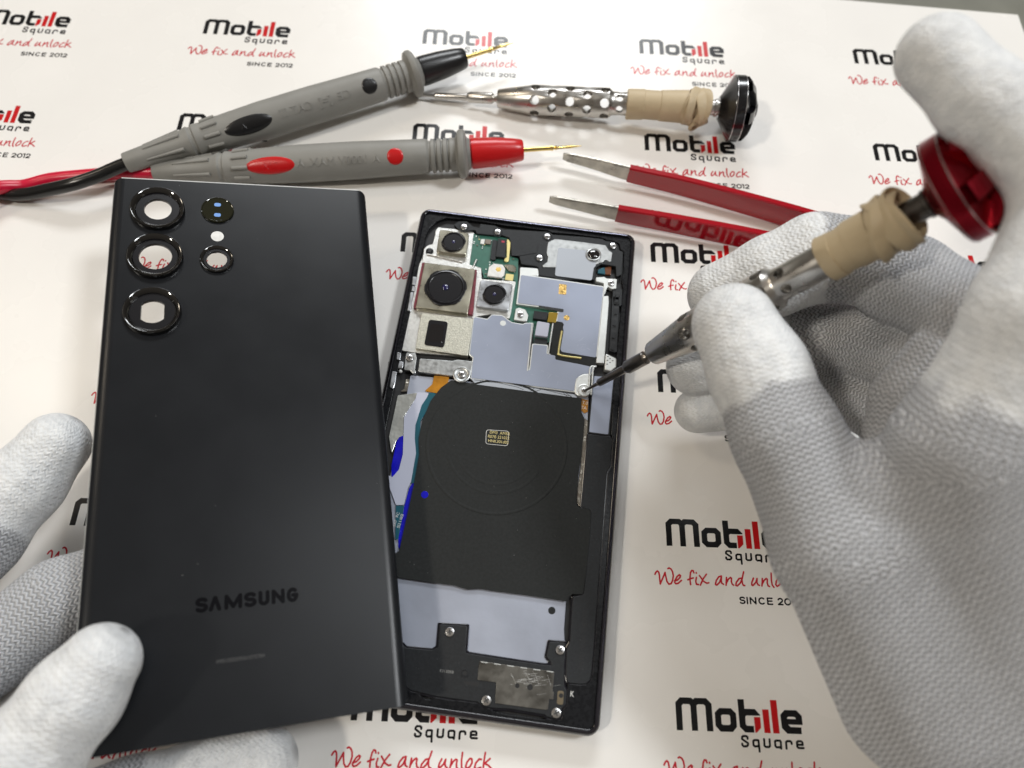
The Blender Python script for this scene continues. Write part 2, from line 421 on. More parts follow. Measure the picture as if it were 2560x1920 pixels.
# ------------------------------------------------------------------ measured outlines (mm)
LOGO_BLACK = [
 [[(0.14,0.19),(0.1,7.33),(1.46,8.67),(4.72,8.67),(5.21,8.23),(5.7,8.65),(9.03,8.65),(10.44,7.23),(10.45,0.17),(8.67,0.16),(8.59,6.59),(8.2,6.97),(6.56,7.0),(6.12,6.64),(6.15,0.19),(4.41,0.18),(4.36,6.53),(4.02,6.97),(2.33,6.96),(1.9,6.6),(1.9,0.24)]],
 [[(11.19,5.02),(12.56,6.23),(15.88,6.22),(17.21,4.93),(17.21,1.5),(15.95,0.18),(12.54,0.17),(11.16,1.57)],[(12.93,4.21),(13.31,4.53),(15.14,4.52),(15.46,4.2),(15.45,2.23),(15.1,1.91),(13.27,1.92),(12.91,2.23)]],
 [[(17.95,8.66),(19.76,8.66),(19.76,6.22),(22.71,6.2),(24.05,4.79),(24.02,4.52),(20.15,4.49),(19.79,4.17),(19.77,2.19),(20.11,1.89),(21.98,1.88),(21.99,0.16),(19.4,0.18),(18.01,1.53)]],
 [[(29.87,4.95),(31.17,6.2),(34.54,6.22),(35.95,4.81),(35.93,2.5),(31.85,2.5),(32.48,1.88),(35.46,1.87),(35.4,0.15),(31.3,0.16),(29.94,1.54)],[(31.71,4.22),(32.09,4.49),(33.78,4.49),(34.13,4.17),(34.14,3.92),(31.72,3.93)]],
]
LOGO_RED = [
 [[(22.25,4.14),(24.05,4.19),(24.02,1.44),(22.72,0.18),(22.27,0.18)]],
 [[(24.79,6.2),(26.61,6.21),(26.6,0.15),(24.87,0.18)]],
 [[(27.28,8.69),(29.14,8.68),(29.13,0.14),(27.35,0.13)]],
]
SQUARE = [[(19.9,-1.41),(19.92,-1.03),(19.63,-0.77),(18.73,-0.75),(18.36,-1.07),(18.33,-1.53),(19.92,-2.55),(19.87,-2.96),(19.48,-3.32),(18.56,-3.32),(18.27,-3.01),(18.28,-2.69)],[(22.95,-1.88),(22.63,-1.68),(21.8,-1.7),(21.43,-1.98),(21.41,-2.96),(21.72,-3.26),(22.92,-3.22)],[(22.92,-1.75),(22.97,-4.5)],[(24.54,-1.4),(24.47,-3.03),(24.82,-3.32),(25.72,-3.32),(26.02,-3.07),(26.06,-1.4)],[(27.55,-1.85),(27.91,-1.65),(28.94,-1.66),(29.19,-1.92),(29.09,-3.63)],[(27.55,-1.85),(27.54,-3.04),(27.85,-3.34),(29.13,-3.3)],[(30.61,-3.6),(30.65,-2.01),(30.99,-1.72),(31.89,-1.71),(32.19,-1.99),(32.19,-2.37)],[(33.75,-2.52),(35.29,-2.52),(35.28,-1.95),(34.97,-1.67),(34.08,-1.66),(33.72,-1.95),(33.69,-3.01),(33.99,-3.33),(35.44,-3.34)]]
SCRIPT = [[(-3.93,-8.5),(-3.61,-7.85),(-3.15,-7.47),(-2.77,-7.78),(-2.59,-8.63),(-2.47,-11.28)],[(-2.47,-11.28),(-1.53,-9.34),(-0.81,-7.82),(-0.71,-8.78),(-0.4,-10.47),(0.16,-11.26),(0.79,-11.11),(1.32,-10.2),(1.63,-8.7),(1.48,-7.53),(1.04,-6.75),(0.48,-6.44),(0.09,-6.67)],[(1.98,-10.18),(2.88,-9.94),(3.63,-9.17),(3.84,-8.63),(3.52,-8.38),(2.83,-8.87),(2.15,-9.96),(1.95,-10.71),(2.26,-11.08),(3.04,-10.89),(4.02,-10.01)],[(7.99,-7.64),(7.81,-7.04),(7.37,-6.97),(6.95,-7.67),(6.65,-9.39),(6.71,-11.15)],[(5.97,-9.79),(6.65,-9.5),(7.66,-9.19)],[(8.66,-9.0),(8.36,-10.18),(8.52,-11.03),(9.13,-11.07)],[(8.7,-7.57),(8.73,-7.74)],[(9.63,-8.44),(10.78,-10.1),(11.73,-10.6),(12.34,-10.44)],[(11.79,-7.94),(10.61,-9.47),(9.71,-11.2)],[(16.33,-8.32),(15.53,-8.56),(14.67,-9.66),(14.29,-10.84),(14.66,-11.08),(15.61,-10.27),(16.3,-8.65),(16.14,-9.72),(16.26,-10.46),(16.78,-10.76)],[(17.84,-8.7),(17.67,-9.88),(17.53,-10.99)],[(17.59,-10.52),(18.35,-9.22),(19.1,-8.66),(19.37,-8.87),(19.22,-9.83),(19.43,-10.67),(19.84,-10.91)],[(22.36,-8.77),(21.69,-8.9),(20.69,-10.1),(20.5,-10.96),(20.93,-11.09),(21.89,-10.27),(22.55,-9.08),(23.26,-6.87)],[(22.55,-9.08),(22.55,-10.25),(22.82,-10.88),(23.21,-10.93)],[(26.09,-8.65),(25.45,-9.95),(25.37,-10.69),(25.68,-10.85),(26.66,-9.91),(27.19,-8.72),(27.01,-9.79),(27.26,-10.52),(27.68,-10.72)],[(28.78,-8.66),(28.67,-9.73),(28.44,-10.85)],[(28.53,-10.38),(29.28,-9.18),(30.0,-8.62),(30.31,-8.83),(30.15,-9.9),(30.32,-10.74),(30.74,-10.94)],[(31.68,-6.96),(31.51,-9.0),(31.63,-10.49),(32.08,-11.15)],[(34.34,-8.46),(33.81,-8.32),(33.03,-9.23),(32.71,-10.34),(33.11,-10.84),(33.91,-10.31),(34.43,-9.38),(34.34,-8.46)],[(36.94,-8.48),(36.31,-8.41),(35.43,-9.44),(35.16,-10.46),(35.6,-10.9),(36.82,-10.42)],[(37.95,-6.79),(37.68,-8.74),(37.5,-10.86)],[(39.32,-8.23),(37.86,-9.43),(38.87,-9.85),(39.84,-10.7)]]
PH = {
 'border_in': [(-35.37,67.26),(-35.44,70.69),(-34.68,73.63),(-32.8,76.54),(-29.49,78.7),(-24.01,78.98),(-16.65,78.99),(-7.42,78.62),(-1.32,78.72),(7.11,78.82),(8.75,78.13),(13.62,78.39),(16.34,78.57),(26.7,78.61),(28.51,77.95),(31.05,77.87),(33.25,77.04),(33.81,74.59),(35.01,74.08),(35.47,67.35),(35.06,62.17),(35.86,58.77),(35.3,25.05),(35.21,20.08),(35.51,12.35),(35.63,4.79),(35.86,4.87),(36.24,3.22),(36.49,-5.77),(35.52,-7.54),(35.57,-20.32),(35.56,-35.52),(35.66,-45.91),(35.8,-59.04),(35.66,-65.42),(35.35,-67.65),(34.28,-68.87),(32.28,-69.13),(29.1,-69.24),(29.21,-71.23),(29.39,-74.72),(28.58,-75.73),(28.58,-77.39),(28.19,-78.49),(26.91,-78.88),(25.24,-78.72),(24.24,-78.62),(23.79,-79.05),(13.72,-79.15),(9.51,-78.81),(9.16,-78.25),(6.76,-78.2),(5.04,-77.33),(0.5,-77.31),(-1.87,-77.49),(-6.69,-77.38),(-7.63,-78.11),(-9.35,-78.21),(-10.67,-77.53),(-11.35,-76.77),(-13.51,-76.68),(-33.5,-66.5),(-35.3,-60),(-35.3,40),(-35.71,62.11)],
 'bracket': [(-24.89,77.63),(-22.02,78.07),(-19.77,76.54),(-17.4,75.37),(-17.01,77.72),(-11.7,77.76),(-8.63,76.69),(6.01,77.85),(7.96,77.91),(9.23,77.06),(13.69,77.38),(19.9,77.73),(26.91,77.85),(28.13,77.22),(31.05,77.2),(32.88,76.09),(33.43,73.87),(34.8,73.62),(34.87,64.17),(33.06,62.79),(32.56,67.17),(27.37,67.3),(25.78,65.72),(25.63,60.59),(12.53,58.66),(11.69,59.41),(6.17,59.48),(5.82,62.53),(4.99,63.08),(0.59,63.09),(-0.37,63.19),(-1.72,66.77),(-4.21,66.61),(-5.06,73.1),(-8.64,74.08),(-12.03,73.57),(-17.65,73.37),(-18.4,74.78),(-21.37,73.9),(-24.36,74.32),(-26.45,75.97)],
 'castframe': [(-31.73,74.46),(-24.62,74.66),(-20.74,74.42),(-18.71,74.29),(-18.76,73.41),(-18.27,60.7),(-14.05,59.97),(-13.23,55.65),(-13.07,55.59),(-1.42,56.38),(-1.48,44.42),(-1.69,41.47),(-5.98,42.41),(-8.34,42.29),(-14.01,40.35),(-13.77,27.28),(-13.18,36.38),(-13.32,25.55),(-30.84,24.52),(-35.44,24.61),(-35.49,30.27),(-35.8,29.69),(-36.48,39.53),(-35.33,40.82),(-36.09,47.09),(-37.03,49.95),(-36.39,53.08),(-35.68,58.15),(-35.19,61.09),(-34.94,59.69),(-35.16,64.93),(-34.15,66.36),(-32.49,67.25),(-32.3,71.37),(-32.41,73.09)],
 'uw': [(-30.71,72.44),(-20.18,72.34),(-19.86,63.25),(-30.4,63.25)],
 'uwc': [(-25.01,67.83),(-20.84,68.46)],
 'mainmar': [(-34.58,58.47),(-15.27,58.27),(-14.01,40.6),(-15.58,40.59),(-34.37,40.3)],
 'main': [(-33.61,57.99),(-15.79,57.81),(-15.69,40.14),(-33.37,40.11)],
 'mainc': [(-24.71,49.06),(-17.81,50.08)],
 'tele': [(-13.49,54.44),(-2.22,54.36),(-2.43,43.74),(-13.5,43.8)],
 'telec': [(-7.94,49.26),(-4.04,49.83)],
 'peri': [(-31.25,38.75),(-13.69,39.09),(-13.41,25.25),(-30.89,25.53)],
 'periw': [(-28.3,36.63),(-21.87,36.68),(-21.6,27.07),(-28.29,27.07)],
 'periw2': [(-27.48,35.1),(-22.9,35.21),(-22.48,28.66),(-27.22,28.51)],
 'pcb': [(-18.99,73.73),(-5.49,73.81),(-4.71,66.43),(-1.74,65.81),(-0.48,54.38),(0.04,50.87),(0.02,47.89),(14.47,47.28),(14.61,42.13),(13.21,34.89),(7.52,33.41),(6.41,41.17),(-1.64,40.66),(-1.54,50.64),(-1.6,56.24),(-1.88,56.9),(-13.19,56.4),(-12.68,56.68),(-14.29,60.38),(-18.64,60.77)],
 'laser': [(-9.84,72.19),(-6.58,72.14),(-6.3,64.64),(-9.69,64.56)],
 'laserside': [(-11.69,71.78),(-9.96,71.72),(-9.54,63.5),(-10.78,63.42),(-11.47,63.84)],
 'lasergold': [(-6.82,72.76),(-6.1,72.76),(-5.2,71.5),(-4.87,64.11),(-5.59,63.48),(-6.51,63.66),(-6.59,64.91),(-5.82,65.23)],
 'laserhole': [(-7.95,66.89)],
 'laserred': [(-8.47,71.39),(-7.39,71.45),(-7.33,70.71),(-8.37,70.66)],
 'flash': [(-9.86,61.96),(-6.83,62.0),(-5.67,60.61),(-5.66,57.92),(-6.47,56.68),(-11.51,56.65),(-11.44,60.48)],
 'flashc': [(-7.96,59.79)],
 'mic': [(-6.34,62.37),(-2.98,62.66),(-1.95,61.56),(-2.08,59.78),(-4.21,59.77)],
 'goldst': [(-5.16,58.93),(-2.41,58.92),(-2.49,56.4),(-5.24,56.45)],
 'cap1': [(-15.83,71.52),(-14.44,71.62),(-14.51,69.57),(-15.86,69.64)],
 'cap2': [(-14.28,71.75),(-12.29,71.83),(-12.2,69.91),(-14.23,69.89)],
 'smd': [(-17.74,72.69),(-16.8,72.51),(-18.12,70.37),(-16.48,71.59),(-16.83,69.06),(-18.18,69.61),(-14.48,69.73),(-12.47,70.25),(-11.41,62.77),(-11.35,61.73),(-12.31,59.71),(-12.22,57.86),(-10.21,56.82),(-8.6,56.75),(-7.7,56.72),(-6.02,56.72),(-3.47,65.21)],
 'fcplate': [(7.86,73.42),(10.2,75.16),(20.5,75.32),(28.27,75.21),(29.59,73.23),(30.9,72.51),(30.78,68.87),(30.14,68.5),(28.73,69.35),(27.88,67.99),(26.57,67.57),(25.68,66.76),(11.26,63.39),(7.3,62.91),(7.02,63.65),(8.56,65.34),(8.53,67.36),(7.88,68.85)],
 'fcsticker': [(11.72,71.68),(21.74,71.93),(22.09,70.16),(23.58,68.57),(25.45,67.95),(25.54,66.17),(24.92,65.18),(24.69,60.01),(11.75,60.01)],
 'fccam': [(24.35,70.44),(26.97,70.83)],
 'fcflex': [(26.67,65.4),(28.67,66.81),(29.27,64.0),(26.59,64.04)],
 'fcflex2': [(28.87,66.62),(31.12,67.4),(31.18,64.06),(29.28,63.89)],
 'st1': [(0.12,58.64),(28.89,57.98),(28.55,30.83),(17.28,31.31),(16.56,32.14),(16.94,38.84),(16.54,40.71),(16.89,41.49),(16.16,42.35),(14.43,42.34),(14.48,46.02),(16.29,46.13),(16.08,47.38),(0.32,47.55)],
 'st2': [(-13.49,39.98),(-8.92,39.67),(-7.68,41.56),(-4.26,41.81),(-2.13,40.42),(-0.74,39.65),(3.15,39.49),(3.93,40.09),(6.26,40.43),(6.35,23.72),(7.49,22.96),(7.38,32.7),(12.03,32.9),(12.15,29.87),(15.14,29.6),(15.28,28.22),(23.96,27.62),(28.18,27.21),(27.34,24.89),(24.68,24.28),(22.77,22.41),(22.57,20.12),(22.57,17.88),(-11.19,17.8),(-11.49,25.31),(-12.9,26.27)],
 'blackp': [(13.14,42.45),(16.16,42.4),(17.6,40.92),(18.03,32.4),(29.13,31.19),(28.64,26.95),(23.8,27.18),(15.33,27.81),(15.14,29.64),(13.43,29.87),(13.47,32.21)],
 'blackslot': [(7.58,47.59),(16.16,47.37),(16.12,46.08),(7.65,46.96)],
 'shieldtop': [(-0.72,61.84),(5.69,62.27),(6.26,59.26),(-0.27,58.29)],
 'strip': [(29.02,54.32),(30.9,54.6),(31.19,52.13),(31.42,29.01),(28.74,28.84),(28.92,40.83)],
 'bracket_r': [(26.06,61.45),(28.86,62.09),(29.84,61.57),(33.33,61.87),(33.32,58.04),(31.85,57.6),(30.28,58.35),(29.28,54.3),(28.87,59.45),(26.09,59.92)],
 'goldL': [(16.36,38.95),(16.06,31.55),(16.77,30.02),(23.74,29.86)],
 'gold1': [(13.6,56.99),(16.23,57.07),(16.37,53.04),(13.75,52.96)],
 'gold2': [(17.47,44.19)],
 'conn': [(6.23,45.18),(11.17,45.17),(10.77,42.08),(6.16,42.14)],
 'connflex': [(11.28,45.55),(14.39,45.66),(14.05,41.9),(11.14,41.77)],
 'chip': [(7.71,41.4),(12.03,41.2),(11.89,35.85),(7.49,35.93)],
 'pins': [(7.5,35.53),(11.99,35.46),(11.62,33.04),(7.48,33.15)],
 'scrplate': [(-0.08,45.23),(1.03,45.84),(3.27,45.38),(4.5,43.42),(4.38,41.18),(3.44,40.82),(-0.13,40.97)],
 'wall': [(6.14,40.28),(6.68,22.85)],
 'wall2': [(13.08,41.4),(12.78,29.84)],
 'dot_st2': [(-3.59,39.09)],
 'connplate': [(-28.97,22.23),(-22.01,22.77),(-18.18,22.95),(-16.61,23.64),(-11.5,23.73),(-11.43,18.35),(-12.87,16.88),(-16.01,16.79),(-17.32,17.69),(-17.95,17.51),(-28.62,17.52)],
 'connring': [(-14.41,18.47)],
 'leftplate': [(-33.63,23.79),(-30.54,23.95),(-29.94,22.46),(-29.69,17.92),(-29.1,17.45),(-29.3,16.7),(-30.3,16.74),(-31.12,17.53),(-33.26,17.41),(-33.69,22.3)],
 'screws': [((-22.58,75.25),6.9,1.15),((-10.37,74.95),6.9,1.15),((7.41,75.64),6.9,1.15),((5.74,66.36),6.9,1.15),((31.05,75.27),6.9,1.15),((31.4,59.81),7.3,1.1),((1.8,43.14),7.2,1.05),((-32.14,21.78),7.3,1.15),((-14.37,18.25),7.4,1.15),((-5.4,-60.16),6.7,1.3),((26.1,-60.87),6.7,1.3),((7.36,-76.35),6.7,1.35),((26.68,-76.99),6.7,1.35),((25.71,18.36),7.2,0.95)],
 'blackscrew': [(-32.99,63.99)],
 'flex': [(-23.3,17.23),(-18.41,17.47),(-18.38,15.75),(-20.94,11.27),(-25.44,11.43),(-23.43,14.13)],
 'coil': [(-17.49,16.13),(-9.41,15.99),(4.79,15.96),(25.07,15.94),(25.52,11.07),(26.61,9.23),(26.85,1.44),(26.78,-5.25),(26.54,-9.96),(26.64,-17.27),(26.94,-19.03),(27.89,-19.79),(30.55,-19.88),(31.37,-20.66),(31.63,-27.23),(31.46,-40.0),(31.19,-44.16),(31.01,-44.94),(28.04,-45.26),(27.01,-46.35),(26.42,-47.58),(15.04,-47.4),(5.08,-47.48),(1.65,-47.39),(-2.25,-48.05),(-6.06,-47.45),(-13.49,-47.47),(-22.1,-47.38),(-30,-45),(-23.83,-39.87),(-23.44,-28.13),(-23.18,-20.02),(-23.24,-9.83),(-24.39,-4.75),(-24.3,1.09),(-22.77,8.26),(-20.32,13.16)],
 'coilhole': [(-19.34,-22.24)],
 'coilrings': [(0.15,-3.52),(3.13,-25.06),(2.27,-18.82),(1.89,-16.05)],
 'swirl': [(-11.33,17.7),(22.63,16.78),(23.9,15.74),(4.81,15.78),(-9.38,15.81)],
 'swirl_lines': [[(-10.07,17.25),(-4.88,17.47),(2.2,17.71),(8.49,16.55)],[(-8.14,17.01),(-2.02,17.36),(4.22,16.71),(6.18,16.12)],[(9.6,17.22),(8.57,15.95)],[(12.19,17.23),(9.98,15.99)],[(19.07,16.93),(20.36,15.84)],[(19.77,17.03),(22.03,15.67)],[(-4.94,17.87),(2.58,18.43),(9.33,17.44)],[(11.25,17.2),(21.75,16.04)]],
 'label': [(-3.84,0.99),(3.38,1.52),(3.67,-3.5),(-3.34,-3.76)],
 'battery': [(-31,16.5),(-16.1,16.97),(23.55,17.06),(27.54,17.03),(28.24,0.97),(26.88,-19.51),(26.52,-47.55),(26.7,-54.96),(27.71,-62.21),(24,-68),(-31,-68)],
 'fpc': [(-27.69,10.68),(-23.86,11.0),(-24.35,9.18),(-25.49,6.4),(-26.24,-0.57),(-25.68,-4.69),(-24.4,-9.49),(-24.26,-18.76),(-24.85,-20.82),(-25.0,-26.11),(-27.44,-26.45),(-33,-17),(-30.21,-18.18),(-28.61,-15.36),(-28.37,-10.45),(-29.33,-4.37),(-30.31,1.84),(-27.86,8.24)],
 'blue1': [(-30.34,-18.72),(-31.19,-14.41),(-31.13,-6.61),(-30.63,-5.08),(-29.4,-4.19),(-28.42,-10.36),(-28.66,-15.28)],
 'blue2': [(-23.4,-18.21),(-24.48,-20.74),(-24.91,-26.66),(-25.02,-35.05),(-24.32,-38.67),(-23.28,-40.19),(-22.6,-32.84),(-22.48,-23.22),(-22.57,-18.5)],
 'teal1': [(-22.47,11.22),(-23.87,11.02),(-25.49,6.42),(-26.25,-0.55),(-25.69,-4.68),(-24.41,-9.47),(-24.2,-19.13),(-23.25,-19.0),(-22.99,-9.68),(-24.9,0.91),(-21.39,10.93)],
 'teal2': [(-27.39,-26.64),(-24.89,-26.3),(-24.8,-33.16),(-24.83,-36.54),(-25.63,-36.65)],
 'pouch': [(-33.74,8.88),(-27.72,10.62),(-27.92,8.39),(-30.38,1.98),(-29.4,-4.24),(-31.23,-6.17),(-31.91,-10.82),(-33.8,-5.28)],
 'crinkle': [(-32.31,14.97),(-23.48,16.05),(-23.53,14.41),(-25.55,11.7),(-33.43,10.32),(-32.17,11.57)],
 'bathole': [(22.7,-50.53)],
 'speaker': [(-16.93,-65.84),(-9.51,-65.52),(-8.15,-64.56),(-8.64,-58.46),(-0.74,-57.87),(-0.18,-65.07),(11.88,-65.28),(21.4,-65.31),(24.6,-65.13),(22.48,-63.01),(22.87,-58.99),(27.29,-58.75),(27.67,-61.87),(27.66,-65.2),(28.24,-70.12),(29.02,-71.25),(29.11,-74.6),(28.21,-75.62),(28.11,-77.89),(26.86,-78.57),(25.2,-78.41),(24.19,-78.24),(23.65,-77.86),(13.52,-77.66),(9.93,-78.02),(6.73,-77.95),(5.01,-77.09),(-6.59,-77.12),(-13.51,-76.55),(-33,-66),(-33,-55)],
 'spkmetal': [(4.01,-66.7),(13.09,-66.65),(25.09,-66.72),(25.12,-71.75),(25.47,-71.86),(25.59,-73.75),(24.43,-73.83),(24.3,-76.42),(23.66,-76.62),(13.38,-76.69),(9.87,-76.69),(9.42,-71.49),(4.19,-71.55)],
 'spkholes': [(15.3,-71.56),(18.81,-71.49)],
 'spkslot': [(0.4,-72.35),(4.72,-71.98),(4.68,-73.12),(0.93,-73.15)],
 'spkport': [(0.49,-70.29)],
 'contact': [(26.51,-71.42),(28.17,-71.28),(28.36,-74.76),(26.7,-74.83)],
 'contacth': [(27.54,-72.51)],
 'e31': [(-6.52,-70.83),(-2.34,-70.75)],
 'K': [(29.98,-72.43),(31.21,-70.5)],
 'side': [(28.3,4.08),(35.39,4.22),(35.97,2.95),(36.23,-5.7),(35.27,-7.63),(35.33,-20.4),(35.4,-45.97),(35.52,-59.08),(35.4,-65.61),(35.14,-67.52),(34.07,-68.7),(32.24,-68.98),(29.14,-69.07),(28.46,-67.29),(27.91,-60.08),(28.65,-58.44),(28.3,-46.15),(31.33,-44.93),(31.39,-20.62),(30.87,-19.91),(28.36,-19.63)],
 'sideport': [(32.19,0.93)],
 'sidest': [(28.47,24.3),(30.62,24.41),(34.89,24.72),(34.68,4.81),(28.63,4.8)],
 'pa1': [(31.79,-50.19),(31.89,-66.15)],
 'arch': [(22.84,17.17),(22.54,19.87),(22.66,21.87),(23.52,23.38),(25.25,24.43),(27.41,24.83),(27.28,23.12),(26.9,22.27),(27.58,18.63),(27.39,16.65),(24.71,16.46),(23.99,16.36)],
 'archring': [(25.68,18.51)],
 'posts': [(27.96,26.77),(28.13,17.3)],
 'oflex': [(25.16,16.03),(27.44,15.77),(27.62,11.73),(26.6,11.11),(25.4,12.0)],
 'glint': [(26.71,9.62),(28.04,8.66),(28.37,0.86),(28.01,4.15),(27.93,-19.62),(26.79,-18.04),(26.63,-13.92),(26.94,-7.06),(26.51,4.62),(26.81,0.64)],
 'plug': [(31.5,32.85),(35.37,31.38),(35.5,28.22),(33.9,26.53),(31.6,26.72),(31.68,29.37)],
 'comb': [(32.23,55.03),(34.81,55.4),(35.53,34.16),(34.78,33.73),(32.7,34.39),(32.58,43.78)],
 'combp': [(33.9,53.84),(33.92,49.4),(33.86,44.91),(33.8,40.26),(33.84,35.8),(33.94,55.1)],
 'brace': [(32.08,58.04),(34.48,58.83),(35.65,58.35),(35.73,51.7),(32.77,51.26)],
 'leftsp': [[(-36.86,52.75),(-35.44,52.73),(-35.45,49.48),(-36.56,49.54)],[(-36.38,49.11),(-35.32,49.03),(-35.31,47.08),(-36.32,47.16)],[(-36.51,46.56),(-35.54,46.7),(-35.16,39.29),(-36.24,39.24)],[(-36.99,16.64),(-35.4,16.6),(-35.16,12.39),(-35.4,10.66),(-36.4,10.7),(-36.76,11.27)],[(-36.85,23.65),(-35.3,23.5),(-35.11,20.75),(-36.41,20.94)],[(-35.41,20.44),(-33.9,20.47),(-33.79,18.1),(-35.5,17.86)]],
 'whitepad': [(-34.31,17.07)],
}
RIGHT = {
 'thumb': [[94.6,-60.0,66.7,10.14],[99.4,-72.1,66.0,11.15],[104.6,-87.6,65.1,11.83],[116.5,-112.0,60.5,15.23],[139.9,-140.3,44.7,21.59]],
 'index': [[123.7,-23.0,115.1,7.97],[129.9,-35.4,115.5,7.85],[144.5,-53.4,113.6,8.98],[137.9,-75.7,104.2,11.23],[134.4,-94.9,85.3,14.33]],
 'middle': [[101.9,-34.7,38.3,9.44],[114.4,-33.2,46.8,11.17],[124.9,-30.3,52.5,11.84],[134.1,-32.7,56.0,10.72],[141.5,-43.5,63.5,11.15],[148.1,-61.1,75.8,10.69]],
 'ring': [[97.6,-51.5,22.6,8.82],[112.9,-47.9,26.5,9.95],[125.9,-45.0,30.1,10.82],[135.3,-45.0,33.5,9.48],[141.0,-53.3,45.3,10.17],[145.2,-69.1,63.7,9.75]],
 'pinky': [[100.0,-62.0,12.8,7.02],[114.3,-59.8,15.1,7.98],[135.1,-55.0,19.6,9.15],[138.2,-62.1,31.9,8.56],[142.3,-74.8,46.1,8.86]],
 'fold': [[141.3,-68.2,70.6,7.53],[134.6,-77.2,64.5,7.14],[132.0,-88.7,59.6,7.62]],
 'web2': [[128.3,-107.9,60.2,15.88],[152.7,-138.2,45.8,22.96]],
 'palm': [[134.4,-94.9,85.3,14.33],[167.9,-159.4,34.0,25.26]],
 'palm2': [[153.9,-63.5,70.6,10.0],[181.2,-155.5,28.0,21.49]],
 'palm3': [[154.1,-71.6,62.9,9.75],[175.3,-155.9,25.0,19.82]],
 'palm4': [[150.9,-82.7,49.5,9.7],[161.9,-156.4,24.0,18.88]],
 'web': [[119.4,-109.5,57.2,15.16],[137.0,-98.4,77.4,14.27]],
 'wrist': [[165.8,-155.4,33.0,29.43],[170.0,-200.2,34.0,26.24]],
}
LEFT = {
 'index': [[-86.4,-84.0,24.2,9.03],[-93.0,-95.2,22.7,10.0],[-101.3,-110.8,22.5,10.77],[-113.5,-132.8,24.0,11.74]],
 'middle': [[-62.4,-115.7,14.0,9.81],[-79.2,-124.9,15.0,10.66],[-92.3,-137.6,17.0,11.01],[-105.1,-154.8,22.0,11.8]],
 'thumb': [[-48.0,-140.4,47.4,8.43],[-52.7,-147.8,45.8,9.84],[-60.4,-159.5,44.1,10.77],[-75.7,-177.3,33.1,14.5]],
 'ring': [[-18.9,-162.6,13.0,8.99],[-31.8,-167.0,13.0,9.91],[-49.1,-172.5,14.0,10.41],[-72.1,-180.3,16.0,11.55]],
 'pinky': [[-36.4,-170.6,9.5,7.65],[-49.8,-177.4,10.0,8.52],[-71.4,-189.0,13.0,10.07]],
 'palm': [[-113.5,-132.8,24.0,14.29],[-93.4,-194.0,26.0,16.68]],
 'palm2': [[-105.1,-154.8,22.0,12.79],[-75.0,-201.3,24.0,15.74]],
 'palm3': [[-71.5,-180.1,17.0,11.97],[-65.3,-204.6,24.0,15.62]],
 'palm4': [[-70.8,-188.8,14.0,10.02],[-79.3,-201.4,24.0,15.72]],
 'web': [[-77.9,-178.0,29.5,14.33],[-87.7,-193.4,28.0,16.52]],
}

# ================================================================== materials used
M = {}
M['sheet'] = mat('laminated_sheet', (0.80, 0.78, 0.75), 0.27, var=0.025, vscale=28, bump=0.00035, bscale=22, spec=0.28, rvar=0.05)
M['ink_black'] = mat('black_ink', (0.010, 0.010, 0.011), 0.27, spec=0.25)
M['ink_red'] = mat('red_ink', (0.50, 0.010, 0.012), 0.27, spec=0.25)
M['ink_script'] = mat('red_script_ink', (0.50, 0.02, 0.035), 0.27, spec=0.25)
M['table'] = mat('bench_laminate', (0.20, 0.20, 0.17), 0.35, var=0.25, vscale=25)
M['gloss_black'] = mat('anodised_black_frame', (0.008, 0.008, 0.012), 0.13, var=0.2, vscale=300, rvar=0.05)
M['ring_gloss'] = mat('glossy_black_ring', (0.004, 0.004, 0.004), 0.07, coat=1.0, spec=0.9)
M['chrome_blue'] = mat('polished_dark_metal', (0.15, 0.15, 0.19), 0.10, metal=1.0)
M['plastic_black'] = add_specks(mat('textured_black_plastic', (0.007, 0.0075, 0.009), 0.28, var=0.1, vscale=900, bump=0.000004, bscale=3500, rvar=0.06, spec=0.25), 1300, 0.06, (0.12, 0.12, 0.14))
M['plastic_grey'] = add_specks(mat('matt_black_plastic', (0.012, 0.0135, 0.0155), 0.46, var=0.35, vscale=1500, bump=0.00003, bscale=7000, spec=0.3), 1300, 0.10, (0.07, 0.075, 0.085))
M['void'] = mat('dark_recess', (0.004, 0.004, 0.005), 0.5)
M['cast'] = mat('cast_aluminium', (0.62, 0.62, 0.60), 0.38, metal=0.85, var=0.15, vscale=900, bump=0.00006, bscale=3000)
M['steel_plate'] = mat('pressed_steel', (0.40, 0.41, 0.41), 0.40, metal=0.9, var=0.12, vscale=700, rvar=0.08)
M['steel_white'] = mat('bright_tinned_steel', (0.68, 0.70, 0.69), 0.38, metal=0.6, var=0.06, vscale=600)
M['gold_plate'] = mat('pale_gold_steel', (0.40, 0.38, 0.305), 0.30, metal=0.95, var=0.15, vscale=120, rvar=0.08)
M['champagne'] = mat('sparkling_champagne_steel', (0.50, 0.49, 0.42), 0.40, metal=0.8, var=0.28, vscale=2200, bump=0.00008, bscale=2500)
M['silver_cam'] = mat('satin_silver', (0.46, 0.475, 0.50), 0.32, metal=0.95, var=0.1, vscale=250, rvar=0.1)
M['maroon'] = mat('maroon_flex', (0.16, 0.022, 0.035), 0.35, var=0.3, vscale=900)
M['pcb'] = mat('green_solder_mask', (0.032, 0.125, 0.092), 0.35, var=0.12, vscale=800)
M['lens'] = mat('black_lens_glass', (0.004, 0.004, 0.006), 0.04, coat=1.0, spec=0.8)
M['lens_ring'] = mat('black_lens_barrel', (0.006, 0.006, 0.008), 0.25)
M['coat_blue'] = mat('lens_coating', (0.012, 0.012, 0.07), 0.03, coat=1.0)
M['amber_refl'] = mat('amber_lens_reflex', (0.014, 0.011, 0.008), 0.12)
